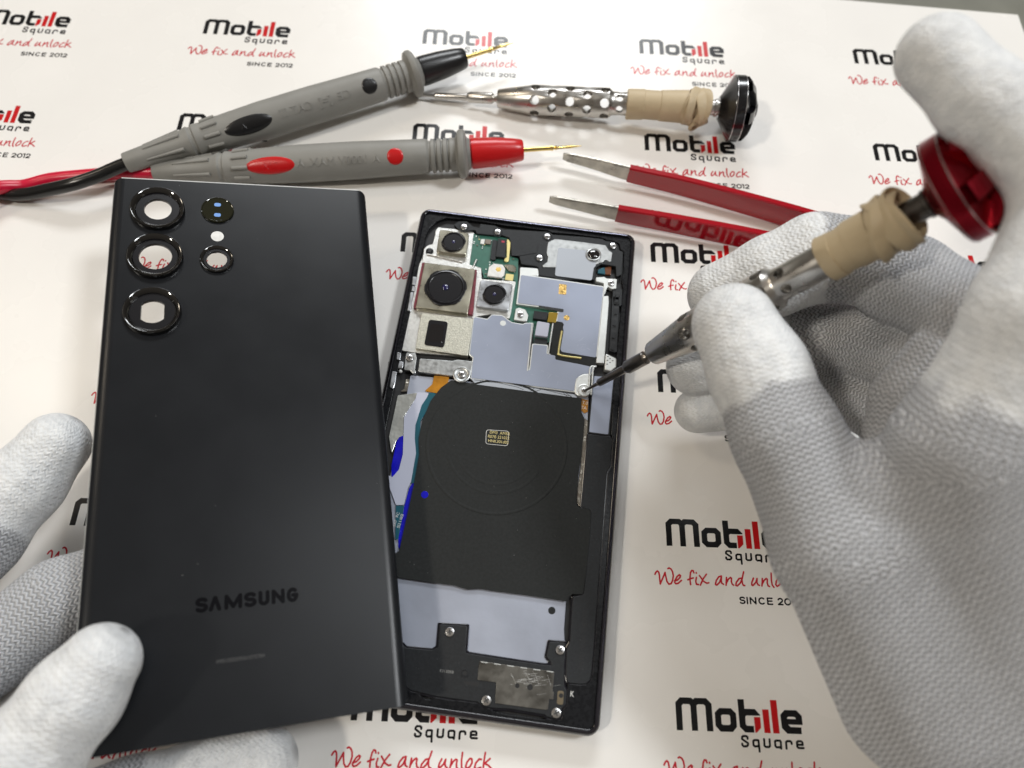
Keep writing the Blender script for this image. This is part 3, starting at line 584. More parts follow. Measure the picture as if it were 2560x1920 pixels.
M['graphite'] = mat('graphite_film', (0.30, 0.335, 0.43), 0.36, metal=0.25, var=0.035, vscale=60, rvar=0.06, bump=0.00005, bscale=150)
M['grey_film'] = mat('grey_film', (0.40, 0.43, 0.48), 0.34, metal=0.2, var=0.03, vscale=80)
M['battery'] = mat('silver_battery_film', (0.335, 0.36, 0.43), 0.36, metal=0.25, var=0.07, vscale=60, bump=0.00008, bscale=200, rvar=0.08)
M['coil'] = add_specks(mat('charcoal_coil_sheet', (0.019, 0.0205, 0.0205), 0.62, var=0.16, vscale=1200, bump=0.00003, bscale=4000, spec=0.15), 700, 0.05, (0.25, 0.25, 0.25))
M['gold'] = mat('gold_contact', (0.50, 0.33, 0.11), 0.34, metal=0.9, var=0.75, vscale=1500, bump=0.00015, bscale=3000)
M['pale_gold'] = mat('pale_gold', (0.70, 0.60, 0.26), 0.35, metal=0.6)
M['amber'] = mat('amber_polyimide', (0.40, 0.17, 0.015), 0.22, var=0.25, vscale=350)
M['blue'] = mat('royal_blue_film', (0.008, 0.008, 0.42), 0.16, var=0.2, vscale=300, bump=0.0002, bscale=300)
M['teal'] = mat('teal_solder_mask', (0.010, 0.085, 0.12), 0.3)
M['lavender'] = mat('lavender_grey_film', (0.44, 0.46, 0.56), 0.40)
M['pouch'] = mat('silver_pouch', (0.52, 0.53, 0.50), 0.25, metal=0.5, bump=0.0010, bscale=130)
M['foil'] = mat('brown_grey_foil', (0.20, 0.18, 0.15), 0.25, metal=0.4, bump=0.0015, bscale=150)
M['white_print'] = mat('white_print', (0.62, 0.62, 0.60), 0.5)
M['grey_print'] = mat('grey_print', (0.24, 0.24, 0.23), 0.5)
M['faint_print'] = mat('faint_print', (0.05, 0.05, 0.05), 0.5)
M['gold_print'] = mat('yellow_print', (0.62, 0.52, 0.22), 0.5)
M['screw'] = mat('bright_screw', (0.78, 0.78, 0.79), 0.20, metal=1.0, bump=0.00002, bscale=3000)
M['screw_slot'] = mat('screw_recess', (0.03, 0.03, 0.03), 0.5)
M['flash'] = mat('frosted_flash_lens', (0.72, 0.72, 0.70), 0.35, var=0.12, vscale=700)
M['flash_y'] = mat('yellow_phosphor', (0.78, 0.55, 0.14), 0.4, var=0.3, vscale=1500)
M['nickel'] = mat('scratched_nickel', (0.15, 0.143, 0.128), 0.36, metal=0.9, var=0.22, vscale=220, rvar=0.10, bump=0.00002, bscale=900)
M['ceramic'] = mat('ceramic_chip', (0.20, 0.16, 0.13), 0.5)
M['cover'] = add_specks(mat('satin_black_glass', (0.0085, 0.0095, 0.0115), 0.31, var=0.08, vscale=60, rvar=0.02, spec=0.26), 260, 0.016, (0.45, 0.45, 0.45))
M['cover_edge'] = mat('ground_glass_edge', (0.50, 0.51, 0.50), 0.3)
M['cover_logo'] = mat('mirror_black_lettering', (0.002, 0.002, 0.003), 0.35, spec=0.08)
M['glass_clear'] = mat('dark_tinted_glass', (0.010, 0.011, 0.004), 0.05, coat=1.0)
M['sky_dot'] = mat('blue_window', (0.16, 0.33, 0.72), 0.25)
M['probe_grey'] = mat('grey_tpe', (0.235, 0.23, 0.212), 0.52, var=0.07, vscale=120, bump=0.00004, bscale=3000)
M['probe_black'] = mat('black_plastic', (0.010, 0.010, 0.011), 0.30, bump=0.00003, bscale=1500)
M['probe_red'] = mat('red_plastic', (0.52, 0.006, 0.008), 0.30, bump=0.00003, bscale=1500)
M['cable_red'] = mat('red_silicone', (0.56, 0.004, 0.035), 0.32)
M['cable_black'] = mat('black_silicone', (0.008, 0.008, 0.008), 0.25)
M['needle'] = mat('gold_needle', (0.80, 0.60, 0.22), 0.22, metal=1.0)
M['stainless'] = mat('turned_stainless', (0.55, 0.53, 0.50), 0.30, metal=1.0, var=0.06, vscale=300, rvar=0.05)
M['dark_steel'] = mat('dark_tool_steel', (0.20, 0.185, 0.17), 0.28, metal=1.0, var=0.15, vscale=500)
M['rubber'] = mat('tan_rubber_band', (0.50, 0.40, 0.255), 0.55, var=0.08, vscale=120, bump=0.00010, bscale=500)
M['cap_black'] = mat('black_anodised', (0.006, 0.006, 0.008), 0.22, coat=0.3)
M['cap_edge'] = mat('bare_aluminium_edge', (0.70, 0.68, 0.68), 0.25, metal=1.0)
M['cap_red'] = mat('red_anodised', (0.27, 0.003, 0.014), 0.24, metal=0.75, var=0.05)
M['red_coat'] = mat('red_epoxy_coating', (0.33, 0.002, 0.010), 0.16, coat=0.3, bump=0.00003, bscale=250)
M['tip_steel'] = mat('worn_tool_steel', (0.40, 0.38, 0.34), 0.34, metal=0.9, var=0.4, vscale=220, bump=0.00008, bscale=1500, rvar=0.1)
M['knit'] = knit_mat('white_knit_glove')

# ================================================================== bench and printed sheet
v, f = boxm(30, 40, -21.5, -1.5, 2400, 1600)
o = from_py('workbench', v, f, M['table']); o['kind'] = 'structure'

mat_o = thing('printed_mat', 'glossy white printed sheet covering the bench, repeated black and red logos', 'mat')
# corner of the sheet lies at (260.4, 135.9); it lifts a little there
nx, ny = 60, 44; xs = np.linspace(-330, 260.4, nx); ys0 = np.linspace(-330, 0, ny)
V = []
for j in range(ny):
    for i in range(nx):
        u = j/(ny-1); x = xs[i]; top = 135.9+(260.4-x)*0.0535
        y = -330+u*(top+330); z = 0.0
        V.append((x, y, z))
F = [(j*nx+i, j*nx+i+1, (j+1)*nx+i+1, (j+1)*nx+i) for j in range(ny-1) for i in range(nx-1)]
nb = len(V); ring = [i for i in range(nx)]+[j*nx+nx-1 for j in range(1, ny)]+[(ny-1)*nx+i for i in range(nx-2, -1, -1)]+[j*nx for j in range(ny-2, 0, -1)]
V += [(V[i][0], V[i][1], -1.2) for i in ring]
F += [(ring[k], nb+k, nb+(k+1) % len(ring), ring[(k+1) % len(ring)]) for k in range(len(ring))]
from_py('sheet', V, F, M['sheet'], mat_o)

def logo_mesh():
    parts, idx = [], []
    for group, mi in ((LOGO_BLACK, 0), (LOGO_RED, 1)):
        for loops in group:
            me = prism_mesh('tmp', [[p for p in l] for l in loops], 0.0, 0.02, 0.0)
            vs = [tuple(c/MM for c in v.co) for v in me.vertices]; fs = [tuple(p.vertices) for p in me.polygons]
            parts.append((vs, fs)); idx += [mi]*len(fs); bpy.data.meshes.remove(me)
    for st, wd, mi in ((SQUARE, 0.60, 0), (SCRIPT, 0.50, 2), (letters([('S', 21.35, 22.8), ('I', 23.5, 23.6), ('N', 24.5, 26.1), ('C', 27.1, 28.7), ('E', 29.7, 31.1), ('2', 32.9, 34.2), ('0', 34.9, 36.6), ('1', 37.0, 37.5), ('2', 38.2, 39.5)], 1.72, -16.1), 0.46, 0)):
        parts_ = ink(st, wd, 0.075, 0.02); parts.append(parts_); idx += [mi]*len(parts_[1])
    v, f = merge(parts); me = bpy.data.meshes.new('printed_logo'); me.from_pydata([tuple(c*MM for c in p) for p in v], [], f); me.update()
    me.polygons.foreach_set('material_index', idx)
    for m_ in ('ink_black', 'ink_red', 'ink_script'): me.materials.append(M[m_])
    return me
LOGO = logo_mesh()
DX, DY = 91.156, 51.094
for r in range(6):
    for c in range(5):
        o = bpy.data.objects.new('printed_logo', LOGO); C.objects.link(o); o.parent = mat_o
        o.location = Vector(((c-2)*DX, -(r-2)*DY, 0.01))*MM

# ================================================================== opened phone
ph = thing('opened_phone', 'black smartphone lying on its screen with the back removed, circuit board, cameras and battery exposed', 'phone', (37.98, -70.118, 0), (0, 0, -0.10005))
W2, L2 = 39.05, 81.7
def rrect(w, l, r, n=8, cx=0, cy=0):
    out = []
    for sx, sy, a in ((1, 1, 0), (-1, 1, 90), (-1, -1, 180), (1, -1, 270)):
        for i in range(n+1):
            t = math.radians(a+90*i/n); out.append((cx+sx*(w-r)+r*math.cos(t), cy+sy*(l-r)+r*math.sin(t)))
    return out
# side frame: rounded band swept round the outline
prof = [(0.0, 0.6), (0.35, 0.9), (0.75, 1.8), (0.95, 3.2), (0.95, 4.8), (0.75, 6.0), (0.35, 6.75), (0.0, 7.05), (-0.5, 7.12), (-0.8, 6.95), (-0.8, 6.2)]
base = [rrect(W2-0.95+d, L2-0.95+d, 2.7+d) for d, z in prof]
V = [(x, y, z) for lp, (d, z) in zip(base, prof) for x, y in lp]; n = len(base[0])
F = [(k*n+i, k*n+(i+1) % n, (k+1)*n+(i+1) % n, (k+1)*n+i) for k in range(len(prof)-1) for i in range(n)]
from_py('side_frame', V, F, M['gloss_black'], ph, 50)
rim = [rrect(W2-0.95+d, L2-0.95+d, 2.7+d) for d in (-0.42, -0.05, 0.22)]
V = [(x, y, z) for lp, z in zip(rim, (7.16, 7.11, 6.93)) for x, y in lp]
F = [(k*n+i, (k+1)*n+i, (k+1)*n+(i+1) % n, k*n+(i+1) % n) for k in range(2) for i in range(n)]
from_py('frame_chamfer', V, F, M['chrome_blue'], ph, 50)
prism('screen_glass', rrect(W2-1.6, L2-1.6, 3.2), 0.0, 0.9, M['lens'], ph, 0.2)
prism('chassis', rrect(W2-1.9, L2-1.9, 3.0), 1.0, 4.9, M['void'], ph, 0.05)
prism('inner_bezel', rrect(W2-1.72, L2-1.72, 2.0), 4.95, 6.3, M['plastic_black'], ph, 0.15, holes=[round_poly(PH['border_in'], 0.6)])

def screw(x, y, z, r, name='screw', m=None):
    s = link(name, bpy.data.meshes.new(name), m or M['screw'], ph)
    prof = [(-1.2, r*0.55), (-0.02, r*0.55), (0, r*0.95), (0.14, r), (0.26, r*0.93), (0.32, r*0.72), (0.34, 0.02)]
    v, f = lathe(prof, 28); s.data.from_pydata([((x+a)*MM, (y+b)*MM, (z+c)*MM) for a, b, c in v], [], f); s.data.update()
    for p in s.data.polygons: p.use_smooth = True
    s.data.set_sharp_from_angle(angle=math.radians(35))
    a = random.uniform(0, 1.5); v1 = boxm(x, y, z+0.30, z+0.365, r*1.15, r*0.26, a); v2 = boxm(x, y, z+0.30, z+0.37, r*1.15, r*0.26, a+math.pi/2)
    v, f = merge([v1, v2]); from_py('cross_recess', v, f, M['screw_slot'], s)
    return s

R_ = {'parent': ph}
prism('antenna_bracket', PH['bracket'], 5.2, 6.75, M['plastic_grey'], ph, 0.18, 0.5)
# relief on the antenna bracket
for x, y, r, z in [(p[0][0], p[0][1], 1.75, 6.78) for p in PH['screws'][:5]]:
    v, f = lathe([(z-0.3, r), (z-0.02, r), (z+0.02, r-0.12), (z-0.02, r-0.26), (z-0.25, r-0.3)], 32, False, False)
    from_py('screw_boss', [(a+x, b+y, c) for a, b, c in v], f, M['plastic_black'], ph, 40)
bk = {'upper_panel': [(-6.2, 73.4), (-1.5, 74.0), (3.8, 72.8), (4.6, 71.8), (4.4, 68.3), (1.6, 67.5), (-1.4, 66.3), (-4.2, 66.0), (-5.4, 72.2)], 'side_tab': [(-21.2, 77.9), (-18.4, 78.1), (-16.2, 76.3), (-15.2, 74.6), (-14.0, 73.2), (-12.4, 73.5), (-12.2, 76.2), (-15.8, 78.3)]}
prism('bracket_panel', bk['upper_panel'], 6.70, 6.90, M['plastic_grey'], ph, 0.08, 0.5)

prism('cast_frame', PH['castframe'], 4.95, 6.1, M['cast'], ph, 0.15, 0.5)
prism('circuit_board', PH['pcb'], 4.95, 5.8, M['pcb'], ph, 0.05, 0.3)
for x, y in PH['smd']:
    v, f = boxm(x, y, 5.8, 6.1, 0.55, 0.30, random.choice((0, 1.57))-0.1); from_py('chip_capacitor', v, f, random.choice((M['steel_white'], M['pale_gold'], M['ceramic'])), ph)
for x0, y0, dx, dy, nn in ((-14.9, 70.0, 0.0, -0.62, 4), (-13.4, 71.9, 0.62, -0.1, 3), (-10.1, 62.6, -0.05, -0.62, 6), (-10.9, 59.8, -0.05, -0.6, 5), (-9.0, 57.2, 0.8, -0.12, 6)):
    for k in range(nn):
        v, f = boxm(x0+dx*k, y0+dy*k, 5.8, 6.05, 0.42, 0.24, -0.1); from_py('chip_capacitor', v, f, M['steel_white'], ph)

def lens_stack(name, cx, cy, z, r, parent, notches=8, dome=0.62, tooth=0.06):
    """barrel with grip notches, recessed ring and a glass dome"""
    pts = []
    for i in range(96):
        a = 2*math.pi*i/96; k = 1+tooth*(0.5+0.5*math.copysign(min(1, abs(math.sin(notches*a/2))*2.5), math.sin(notches*a/2)))-tooth
        pts.append((cx+r*k*math.cos(a), cy+r*k*math.sin(a)))
    b = prism(name, pts, z-1.2, z, M['lens_ring'], parent, 0.12)
    v, f = lathe([(z, r*0.90), (z+0.28, r*0.88), (z+0.34, r*0.83), (z+0.10, r*0.80), (z+0.0, r*0.77)], 64, False, False)
    from_py('lens_rim', [(a+cx, b_+cy, c) for a, b_, c in v], f, M['lens_ring'], b, 30)
    rr = r*0.79; prof = [(z+0.02, rr), (z-0.10, rr*0.93), (z-0.14, rr*0.80), (z-0.26, rr*0.66), (z-0.28, rr*0.60)]
    v, f = lathe(prof, 64, False, False); from_py('lens_baffle', [(a+cx, b_+cy, c) for a, b_, c in v], f, M['amber_refl'], b, 25)
    prof = [(z-0.30+0.30*dome*math.sqrt(max(0, 1-t*t)), rr*0.61*t) for t in (1.0, 0.97, 0.9, 0.8, 0.65, 0.5, 0.35, 0.2, 0.08, 0.001)]
    v, f = lathe(prof, 64, False, False); from_py('lens_glass', [(a+cx, b_+cy, c) for a, b_, c in v], f, M['lens'], b, 60)
    prof = [(z-0.30+0.30*dome+0.02+0.10*r*math.sqrt(max(0, 1-t*t))*0.5, rr*0.2*t) for t in (1.0, 0.9, 0.7, 0.45, 0.2, 0.001)]
    v, f = lathe(prof, 40, False, False); from_py('lens_element', [(a+cx, b_+cy, c) for a, b_, c in v], f, M['coat_blue'], b, 60)
    return b

# ultra wide camera
h = prism('camera_module', PH['uw'], 5.0, 7.9, M['gold_plate'], ph, 0.25, 0.9)
lens_stack('lens_barrel', *PH['uwc'][0], 8.15, 4.35, h, 4, 0.7, 0.10)
# main camera
prism('camera_flex', PH['mainmar'], 5.0, 7.4, M['maroon'], ph, 0.1, 0.4)
h = prism('camera_module', PH['main'], 5.0, 8.35, M['gold_plate'], ph, 0.25, 0.6)
lens_stack('lens_barrel', *PH['mainc'][0], 8.65, 7.25, h, 12, 0.9, 0.045)
# telephoto camera
h = prism('camera_module', PH['tele'], 5.0, 7.55, M['silver_cam'], ph, 0.25, 0.9)
lens_stack('lens_barrel', *PH['telec'][0], 7.85, 4.15, h, 4, 0.8, 0.12)
# periscope camera
h = prism('periscope_module', PH['peri'], 5.0, 7.4, M['champagne'], ph, 0.15, 0.3)
wv = prism('periscope_window', PH['periw'], 7.3, 7.62, M['lens_ring'], h, 0.1, 1.0)
prism('periscope_prism', PH['periw2'], 7.5, 7.66, M['lens'], wv, 0.05, 0.4)
# laser focus unit
prism('gold_frame', PH['lasergold'], 5.8, 6.5, M['pale_gold'], ph, 0.1, 0.2)
prism('sensor_base', PH['laserside'], 5.8, 6.7, M['plastic_grey'], ph, 0.1, 0.4)
h = prism('focus_sensor', PH['laser'], 5.8, 7.3, M['plastic_grey'], ph, 0.15, 0.2)
prism('sensor_hole', circle(*PH['laserhole'][0], 0.32, 20), 7.2, 7.32, M['void'], h, 0.01)
prism('sensor_emitter', PH['laserred'], 7.2, 7.33, mat('pink_emitter', (0.40, 0.03, 0.06), 0.3), h, 0.02)
h = prism('flash_lens', PH['flash'], 5.8, 6.85, M['flash'], ph, 0.25, 0.3)
cx, cy = PH['flashc'][0]
v, f = lathe([(6.85, 0.95), (6.95, 0.8), (7.0, 0.4), (7.02, 0.01)], 20, False, False, wob=lambda s, a: 0.12*math.sin(6*a)); from_py('flash_phosphor', [(a+cx, b+cy, c) for a, b, c in v], f, M['flash_y'], h, 30)
prism('microphone_can', PH['mic'], 5.8, 6.5, M['gold_plate'], ph, 0.15, 0.4)
prism('gold_sticker', PH['goldst'], 5.8, 6.15, M['pale_gold'], ph, 0.03)
prism('white_capacitor', PH['cap1'], 5.8, 6.5, M['flash'], ph, 0.08, 0.1)
prism('ceramic_chip', PH['cap2'], 5.8, 6.5, M['ceramic'], ph, 0.08, 0.1)
# cast frame ribs between cameras
for a, b in (((-33.6, 62.6), (-20.9, 61.3)), ((-18.5, 41.7), (-30.9, 43.6)), ((-17.0, 59.0), (-16.2, 63.0))):
    v, f = tube([(a[0], a[1], 6.2), (b[0], b[1], 6.2)], 0.35, 8); from_py('frame_rib', v, f, M['cast'], ph, 50)
for q in PH['leftsp']:
    prism('side_spring', q, 5.0, 6.8, M['silver_cam'], ph, 0.2, 0.3)
v, f = lathe([(0, .55), (.5, .55), (.75, .3), (.8, .01)], 16); cx, cy = PH['whitepad'][0]
from_py('white_pad', [(a+cx, b+cy, c+6.1) for a, b, c in v], f, M['white_print'], ph, 40)

# front camera
h = prism('front_camera_plate', PH['fcplate'], 6.6, 6.95, M['steel_plate'], ph, 0.12, 0.5)
prism('film_sticker', PH['fcsticker'], 6.9, 7.06, M['grey_film'], ph, 0.03, 0.9)
cx, cy = PH['fccam'][0]
v, f = lathe([(6.9, 2.75), (7.5, 2.7), (7.65, 2.5), (7.55, 2.15), (7.3, 2.1)], 40, False, False); b_ = from_py('front_camera', [(a+cx, b+cy, c) for a, b, c in v], f, M['steel_plate'], ph, 40)
v, f = lathe([(7.2, 2.15), (7.7, 1.95), (7.95, 1.4), (8.05, 0.7), (8.07, 0.01)], 40, False, False); from_py('lens_glass', [(a+cx, b+cy, c) for a, b, c in v], f, M['lens'], b_, 60)
prism('camera_flex', PH['fcflex'], 5.0, 5.9, M['teal'], ph, 0.05); prism('camera_flex', PH['fcflex2'], 5.0, 5.95, mat('brown_flex', (0.12, 0.035, 0.008), 0.3), ph, 0.05)

# shield cans with grey film
def grow(pts, d):
    n = len(pts); ar = sum(pts[i-1][0]*pts[i][1]-pts[i][0]*pts[i-1][1] for i in range(n)); sgn = 1 if ar > 0 else -1; out = []
    for i in range(n):
        p0, p, p1 = Vector(pts[i-1]), Vector(pts[i]), Vector(pts[(i+1) % n]); a, b = (p-p0).normalized(), (p1-p).normalized()
        n1, n2 = Vector((a.y, -a.x))*sgn, Vector((b.y, -b.x))*sgn; m_ = (n1+n2); l = m_.length
        m_ = m_/l if l > 1e-3 else n1; k = d/max(0.45, m_.dot(n1)); q = p+m_*k; out.append((q.x, q.y))
    return out
prism('shield_can', grow(PH['st1'], 0.5), 5.3, 6.86, M['steel_white'], ph, 0.15, 0.6)
prism('shield_can', grow(PH['st2'], 0.38), 5.3, 6.84, M['steel_white'], ph, 0.15, 0.5)
prism('shield_tab', PH['shieldtop'], 5.3, 6.8, M['steel_white'], ph, 0.15, 0.7)
prism('black_tape', PH['blackp'], 6.3, 6.93, M['coil'], ph, 0.03, 0.2)
prism('film_sticker', PH['st1'], 6.9, 7.02, M['graphite'], ph, 0.03, 0.6)
prism('film_sticker', PH['st2'], 6.9, 7.0, M['graphite'], ph, 0.03, 0.5)
prism('slot', PH['blackslot'], 6.95, 7.04, M['void'], ph, 0.01, 0.3)
prism('cable_cover', PH['strip'], 5.3, 7.3, M['steel_white'], ph, 0.15, 0.2)
prism('cable_bracket', PH['bracket_r'], 5.3, 7.12, M['steel_white'], ph, 0.15, 0.4)
v, f = tube(spline([(x, y, 7.0) for x, y in PH['goldL']], 24), 0.36, 10); from_py('gold_contact_strip', v, f, M['pale_gold'], ph, 60)
prism('gold_pad', PH['gold1'], 6.98, 7.08, M['gold'], ph, 0.02, 0.4)
prism('gold_pad', circle(*PH['gold2'][0], 1.0), 6.98, 7.08, M['gold'], ph, 0.02)
prism('connector_block', PH['conn'], 5.8, 7.4, M['plastic_grey'], ph, 0.15, 0.3)
h = prism('ribbon_connector', PH['connflex'], 5.8, 7.0, mat('olive_gold_flex', (0.30, 0.20, 0.02), 0.3, metal=0.4), ph, 0.1)
prism('grey_chip', PH['chip'], 5.8, 7.45, M['lavender'], ph, 0.25, 0.5)
hp = prism('contact_block', PH['pins'], 5.6, 6.4, M['plastic_grey'], ph, 0.05)
(x0, y0), (x1, y1) = PH['pins'][3], PH['pins'][2]
for k in range(9):
    t = (k+0.5)/9; v, f = boxm(x0+(x1-x0)*t+0.4, y0+(y1-y0)*t+0.9, 6.38, 6.5, 0.12, 1.9, -0.18); from_py('contact_pin', v, f, M['void'], hp)
prism('screw_plate', PH['scrplate'], 5.6, 6.95, M['steel_white'], ph, 0.2, 0.4)
for k in ('wall', 'wall2'):
    (x0, y0), (x1, y1) = PH[k]; v, f = tube([(x0, y0, 6.85), (x1, y1, 6.85)], 0.30, 10); from_py('shield_wall', v, f, M['steel_white'], ph, 60)
prism('film_sticker_hole', circle(*PH['dot_st2'][0], 1.0), 6.98, 7.02, M['steel_white'], ph, 0.01)
rs = random.Random(11); sv = []
for k in range(26):
    x, y = rs.choice(((8.5, 24.0), (23.5, 34.0), (-8, 30), (14, 22)))
    x += rs.gauss(0, 2.2); y += rs.gauss(0, 1.4); sv.append(boxm(x, y, 7.01, 7.022+0.0004*k, rs.uniform(0.3, 2.2), rs.uniform(0.03, 0.09), rs.choice((-0.3, 0.2, 1.2))+rs.gauss(0, .2)))
v, f = merge(sv); from_py('scuffs', v, f, M['lavender'], ph)
# lower left connector cover
prism('connector_cover', PH['connplate'], 5.3, 7.1, M['steel_plate'], ph, 0.25, 0.6)
prism('screw_plate', PH['leftplate'], 5.3, 7.1, M['steel_plate'], ph, 0.2, 0.6)
cx, cy = PH['connring'][0]
v, f = lathe([(7.0, 2.9), (7.5, 2.75), (7.6, 2.5), (7.35, 2.2), (7.25, 1.6), (7.2, 0.1)], 40, False, False); from_py('screw_seat', [(a+cx, b+cy-0.1, c) for a, b, c in v], f, M['steel_plate'], ph, 40)
prism('ribbon_cable', PH['flex'], 5.0, 6.2, M['amber'], ph, 0.05, 0.3)

# battery, films and cables at the left edge
prism('battery', PH['battery'], 4.9, 5.75, M['battery'], ph, 0.1, 0.5)
prism('battery_hole', circle(*PH['bathole'][0], 1.05), 5.72, 5.79, M['coil'], ph, 0.01)
prism('battery_pouch', PH['pouch'], 4.9, 5.95, M['pouch'], ph, 0.1, 0.3)
prism('crinkled_foil', PH['crinkle'], 4.9, 5.6, M['foil'], ph, 0.1, 0.3)
prism('blue_film', PH['blue1'], 5.0, 6.05, M['blue'], ph, 0.03, 0.5)
prism('blue_film', PH['blue2'], 5.0, 6.15, M['blue'], ph, 0.03, 0.4)
prism('flex_circuit', PH['fpc'], 6.1, 6.3, M['lavender'], ph, 0.03, 0.5)
prism('teal_circuit', PH['teal1'], 6.05, 6.27, M['teal'], ph, 0.02, 0.1)
tt = prism('teal_tag', PH['teal2'], 6.28, 6.38, M['teal'], ph, 0.01, 0.3)
x, y = PH['teal2'][0]
font('SI3 I I6SI', 1.25, M['white_print'], tt, 'printed_code', (x+2.35, y-6.6, 6.40), 1.45)
font('A4 .9AT  RC', 1.25, M['white_print'], tt, 'printed_code', (x+0.75, y-8.5, 6.40), 1.45)

# charging coil
co = prism('charging_coil', PH['coil'], 6.55, 6.80, M['coil'], ph, 0.03, 0.5)
c0 = PH['coilrings'][0]
for pt, a0, a1, hh in ((PH['coilrings'][1], 0, 360, 0.13), (PH['coilrings'][2], 200, 335, 0.075), (PH['coilrings'][3], 205, 330, 0.06)):
    r = math.dist(c0, pt); V, F = [], []; nn = 90
    for i in range(nn+1):
        a = math.radians(a0+(a1-a0)*i/nn)
        for dr, dz in ((-0.55, -0.01), (-0.2, hh*0.8), (0.2, hh), (0.42, hh*0.5), (0.6, -0.01)):
            V.append((c0[0]+(r+dr)*math.cos(a), c0[1]+(r+dr)*math.sin(a), 6.80+dz))
    for i in range(nn):
        for k in range(4): F.append((i*5+k, i*5+k+1, i*5+k+6, i*5+k+5))
    from_py('coil_ridge', V, F, M['coil'], co, 60)
prism('coil_hole', circle(*PH['coilhole'][0], 1.1), 6.78, 6.83, M['blue'], co, 0.01)
lb = PH['label']; cx = sum(p[0] for p in lb)/4; cy = sum(p[1] for p in lb)/4
lab = prism('coil_label', round_poly(lb, 0.9), 6.78, 6.84, M['white_print'], co, 0.01)
prism('label_face', round_poly(grow(lb, -0.14), 0.8), 6.8, 6.855, M['coil'], lab, 0.01)
for k, (tx, ox) in enumerate((('DM3  AM5R', -2.6), ('R07B 221022', -3.0), ('HNK301d02', -2.7))):
    font(tx, 1.36, M['gold_print'], lab, 'label_text', (cx+ox, cy+1.05-k*1.42, 6.866), 0.03, sx=0.93)

# speaker module at the bottom
sp = prism('speaker_module', PH['speaker'], 5.0, 6.5, M['plastic_grey'], ph, 0.2, 0.5)
prism('module_wall', grow(PH['speaker'], 0.55), 5.0, 6.2, M['gloss_black'], ph, 0.2, 0.6)
prism('module_wall', grow(PH['side'], 0.4), 5.0, 6.25, M['gloss_black'], ph, 0.2, 0.6)
prism('swirl_film', PH['swirl'], 6.5, 6.88, M['grey_film'], ph, 0.02, 0.2)
v, f = ink(PH['swirl_lines'], 0.16, 0.05, 6.90); from_py('printed_traces', v, f, M['void'], ph)
pl = prism('nickel_plate', PH['spkmetal'], 6.45, 6.68, M['nickel'], ph, 0.06, 0.15)
for (x, y), r in zip(PH['spkholes'], (0.62, 0.8)): prism('plate_hole', circle(x, y, r, 24), 6.6, 6.70, M['void'], pl, 0.01)
pa, pb = PH['spkmetal'][0], PH['spkmetal'][2]
for k in range(6):
    t = 0.03+k*0.175; x, y = pa[0]+(pb[0]-pa[0])*t, pa[1]+(pb[1]-pa[1])*t
    v, f = boxm(x+0.8, y-0.1, 6.66, 6.80, 1.9, 0.22, math.atan2(pb[1]-pa[1], pb[0]-pa[0])); from_py('plate_lip', v, f, M['steel_white'], pl)
rs = random.Random(3); sv = []
for k in range(46):
    x, y = 19.5+rs.gauss(0, 2.6), -69.6+rs.gauss(0, 1.3); a = rs.choice((0.25, 0.3, -0.9, 0.1))+rs.gauss(0, 0.15); l = rs.uniform(0.6, 3.2)
    sv.append(boxm(x, y, 6.675, 6.684+0.0004*k, l, rs.uniform(0.03, 0.06), a))
v, f = merge(sv); from_py('scratches', v, f, M['cast'], pl)
prism('speaker_slot', PH['spkslot'], 6.4, 6.53, M['void'], sp, 0.01, 0.3)
x, y = PH['spkport'][0]
v, f = lathe([(6.4, 1.25), (6.62, 1.2), (6.64, 0.95), (6.5, 0.85)], 8, False, False); from_py('port_collar', [(a+x, b+y, c) for a, b, c in v], f, M['plastic_grey'], sp, 30)
prism('port_hole', circle(x, y, 0.5, 20), 6.4, 6.54, M['void'], sp, 0.01)
cp = prism('contact_plate', PH['contact'], 6.4, 6.62, mat('brass_contact', (0.22, 0.18, 0.12), 0.35, metal=0.8), sp, 0.05, 0.5)
prism('contact_hole', circle(*PH['contacth'][0], 0.6, 20), 6.6, 6.64, M['void'], cp, 0.01)
(x0, y0), (x1, y1) = PH['e31']; font('E3130EB', 0.98, M['grey_print'], sp, 'printed_code', (x0, y0, 6.51), math.atan2(y1-y0, x1-x0), sx=1.12)
(x0, y0), (x1, y1) = PH['K']; font('K', 2.1, M['white_print'], ph, 'printed_letter', (x0, y0, 6.31), -0.0, sx=0.85)

# right side wall plate
sd = prism('side_plate', PH['side'], 5.0, 6.5, M['plastic_grey'], ph, 0.18, 0.6)
prism('side_port', circle(*PH['sideport'][0], 0.7, 20), 6.45, 6.53, M['void'], sd, 0.01)
prism('film_sticker', PH['sidest'], 6.45, 6.62, M['graphite'], ph, 0.03, 0.4)
prism('sticker_border', grow(PH['sidest'], 0.35), 6.3, 6.56, M['void'], ph, 0.02, 0.4)
(x0, y0), (x1, y1) = PH['pa1']
font('B0//8-1 >PA-GF50', 2.0, M['void'], sd, 'moulded_code', (x0-0.3, y0+1, 6.515), math.atan2(y1-y0, x1-x0)+0.01, sx=1.06)
prism('ribbon_cable', PH['oflex'], 5.0, 6.0, M['amber'], ph, 0.05, 0.2)
x, y = PH['oflex'][0]
font('T.0', 1.5, M['white_print'], ph, 'printed_code', (x+0.3, y-1.75, 6.02), -0.05); font('TA', 1.5, M['white_print'], ph, 'printed_code', (x+0.1, y-3.5, 6.02), -0.05)
prism('battery_edge', PH['glint'], 5.0, 6.2, M['foil'], ph, 0.2, 0.3)
prism('screw_arch', PH['arch'], 5.0, 7.15, M['steel_white'], ph, 0.3, 0.8)
cx, cy = PH['archring'][0]
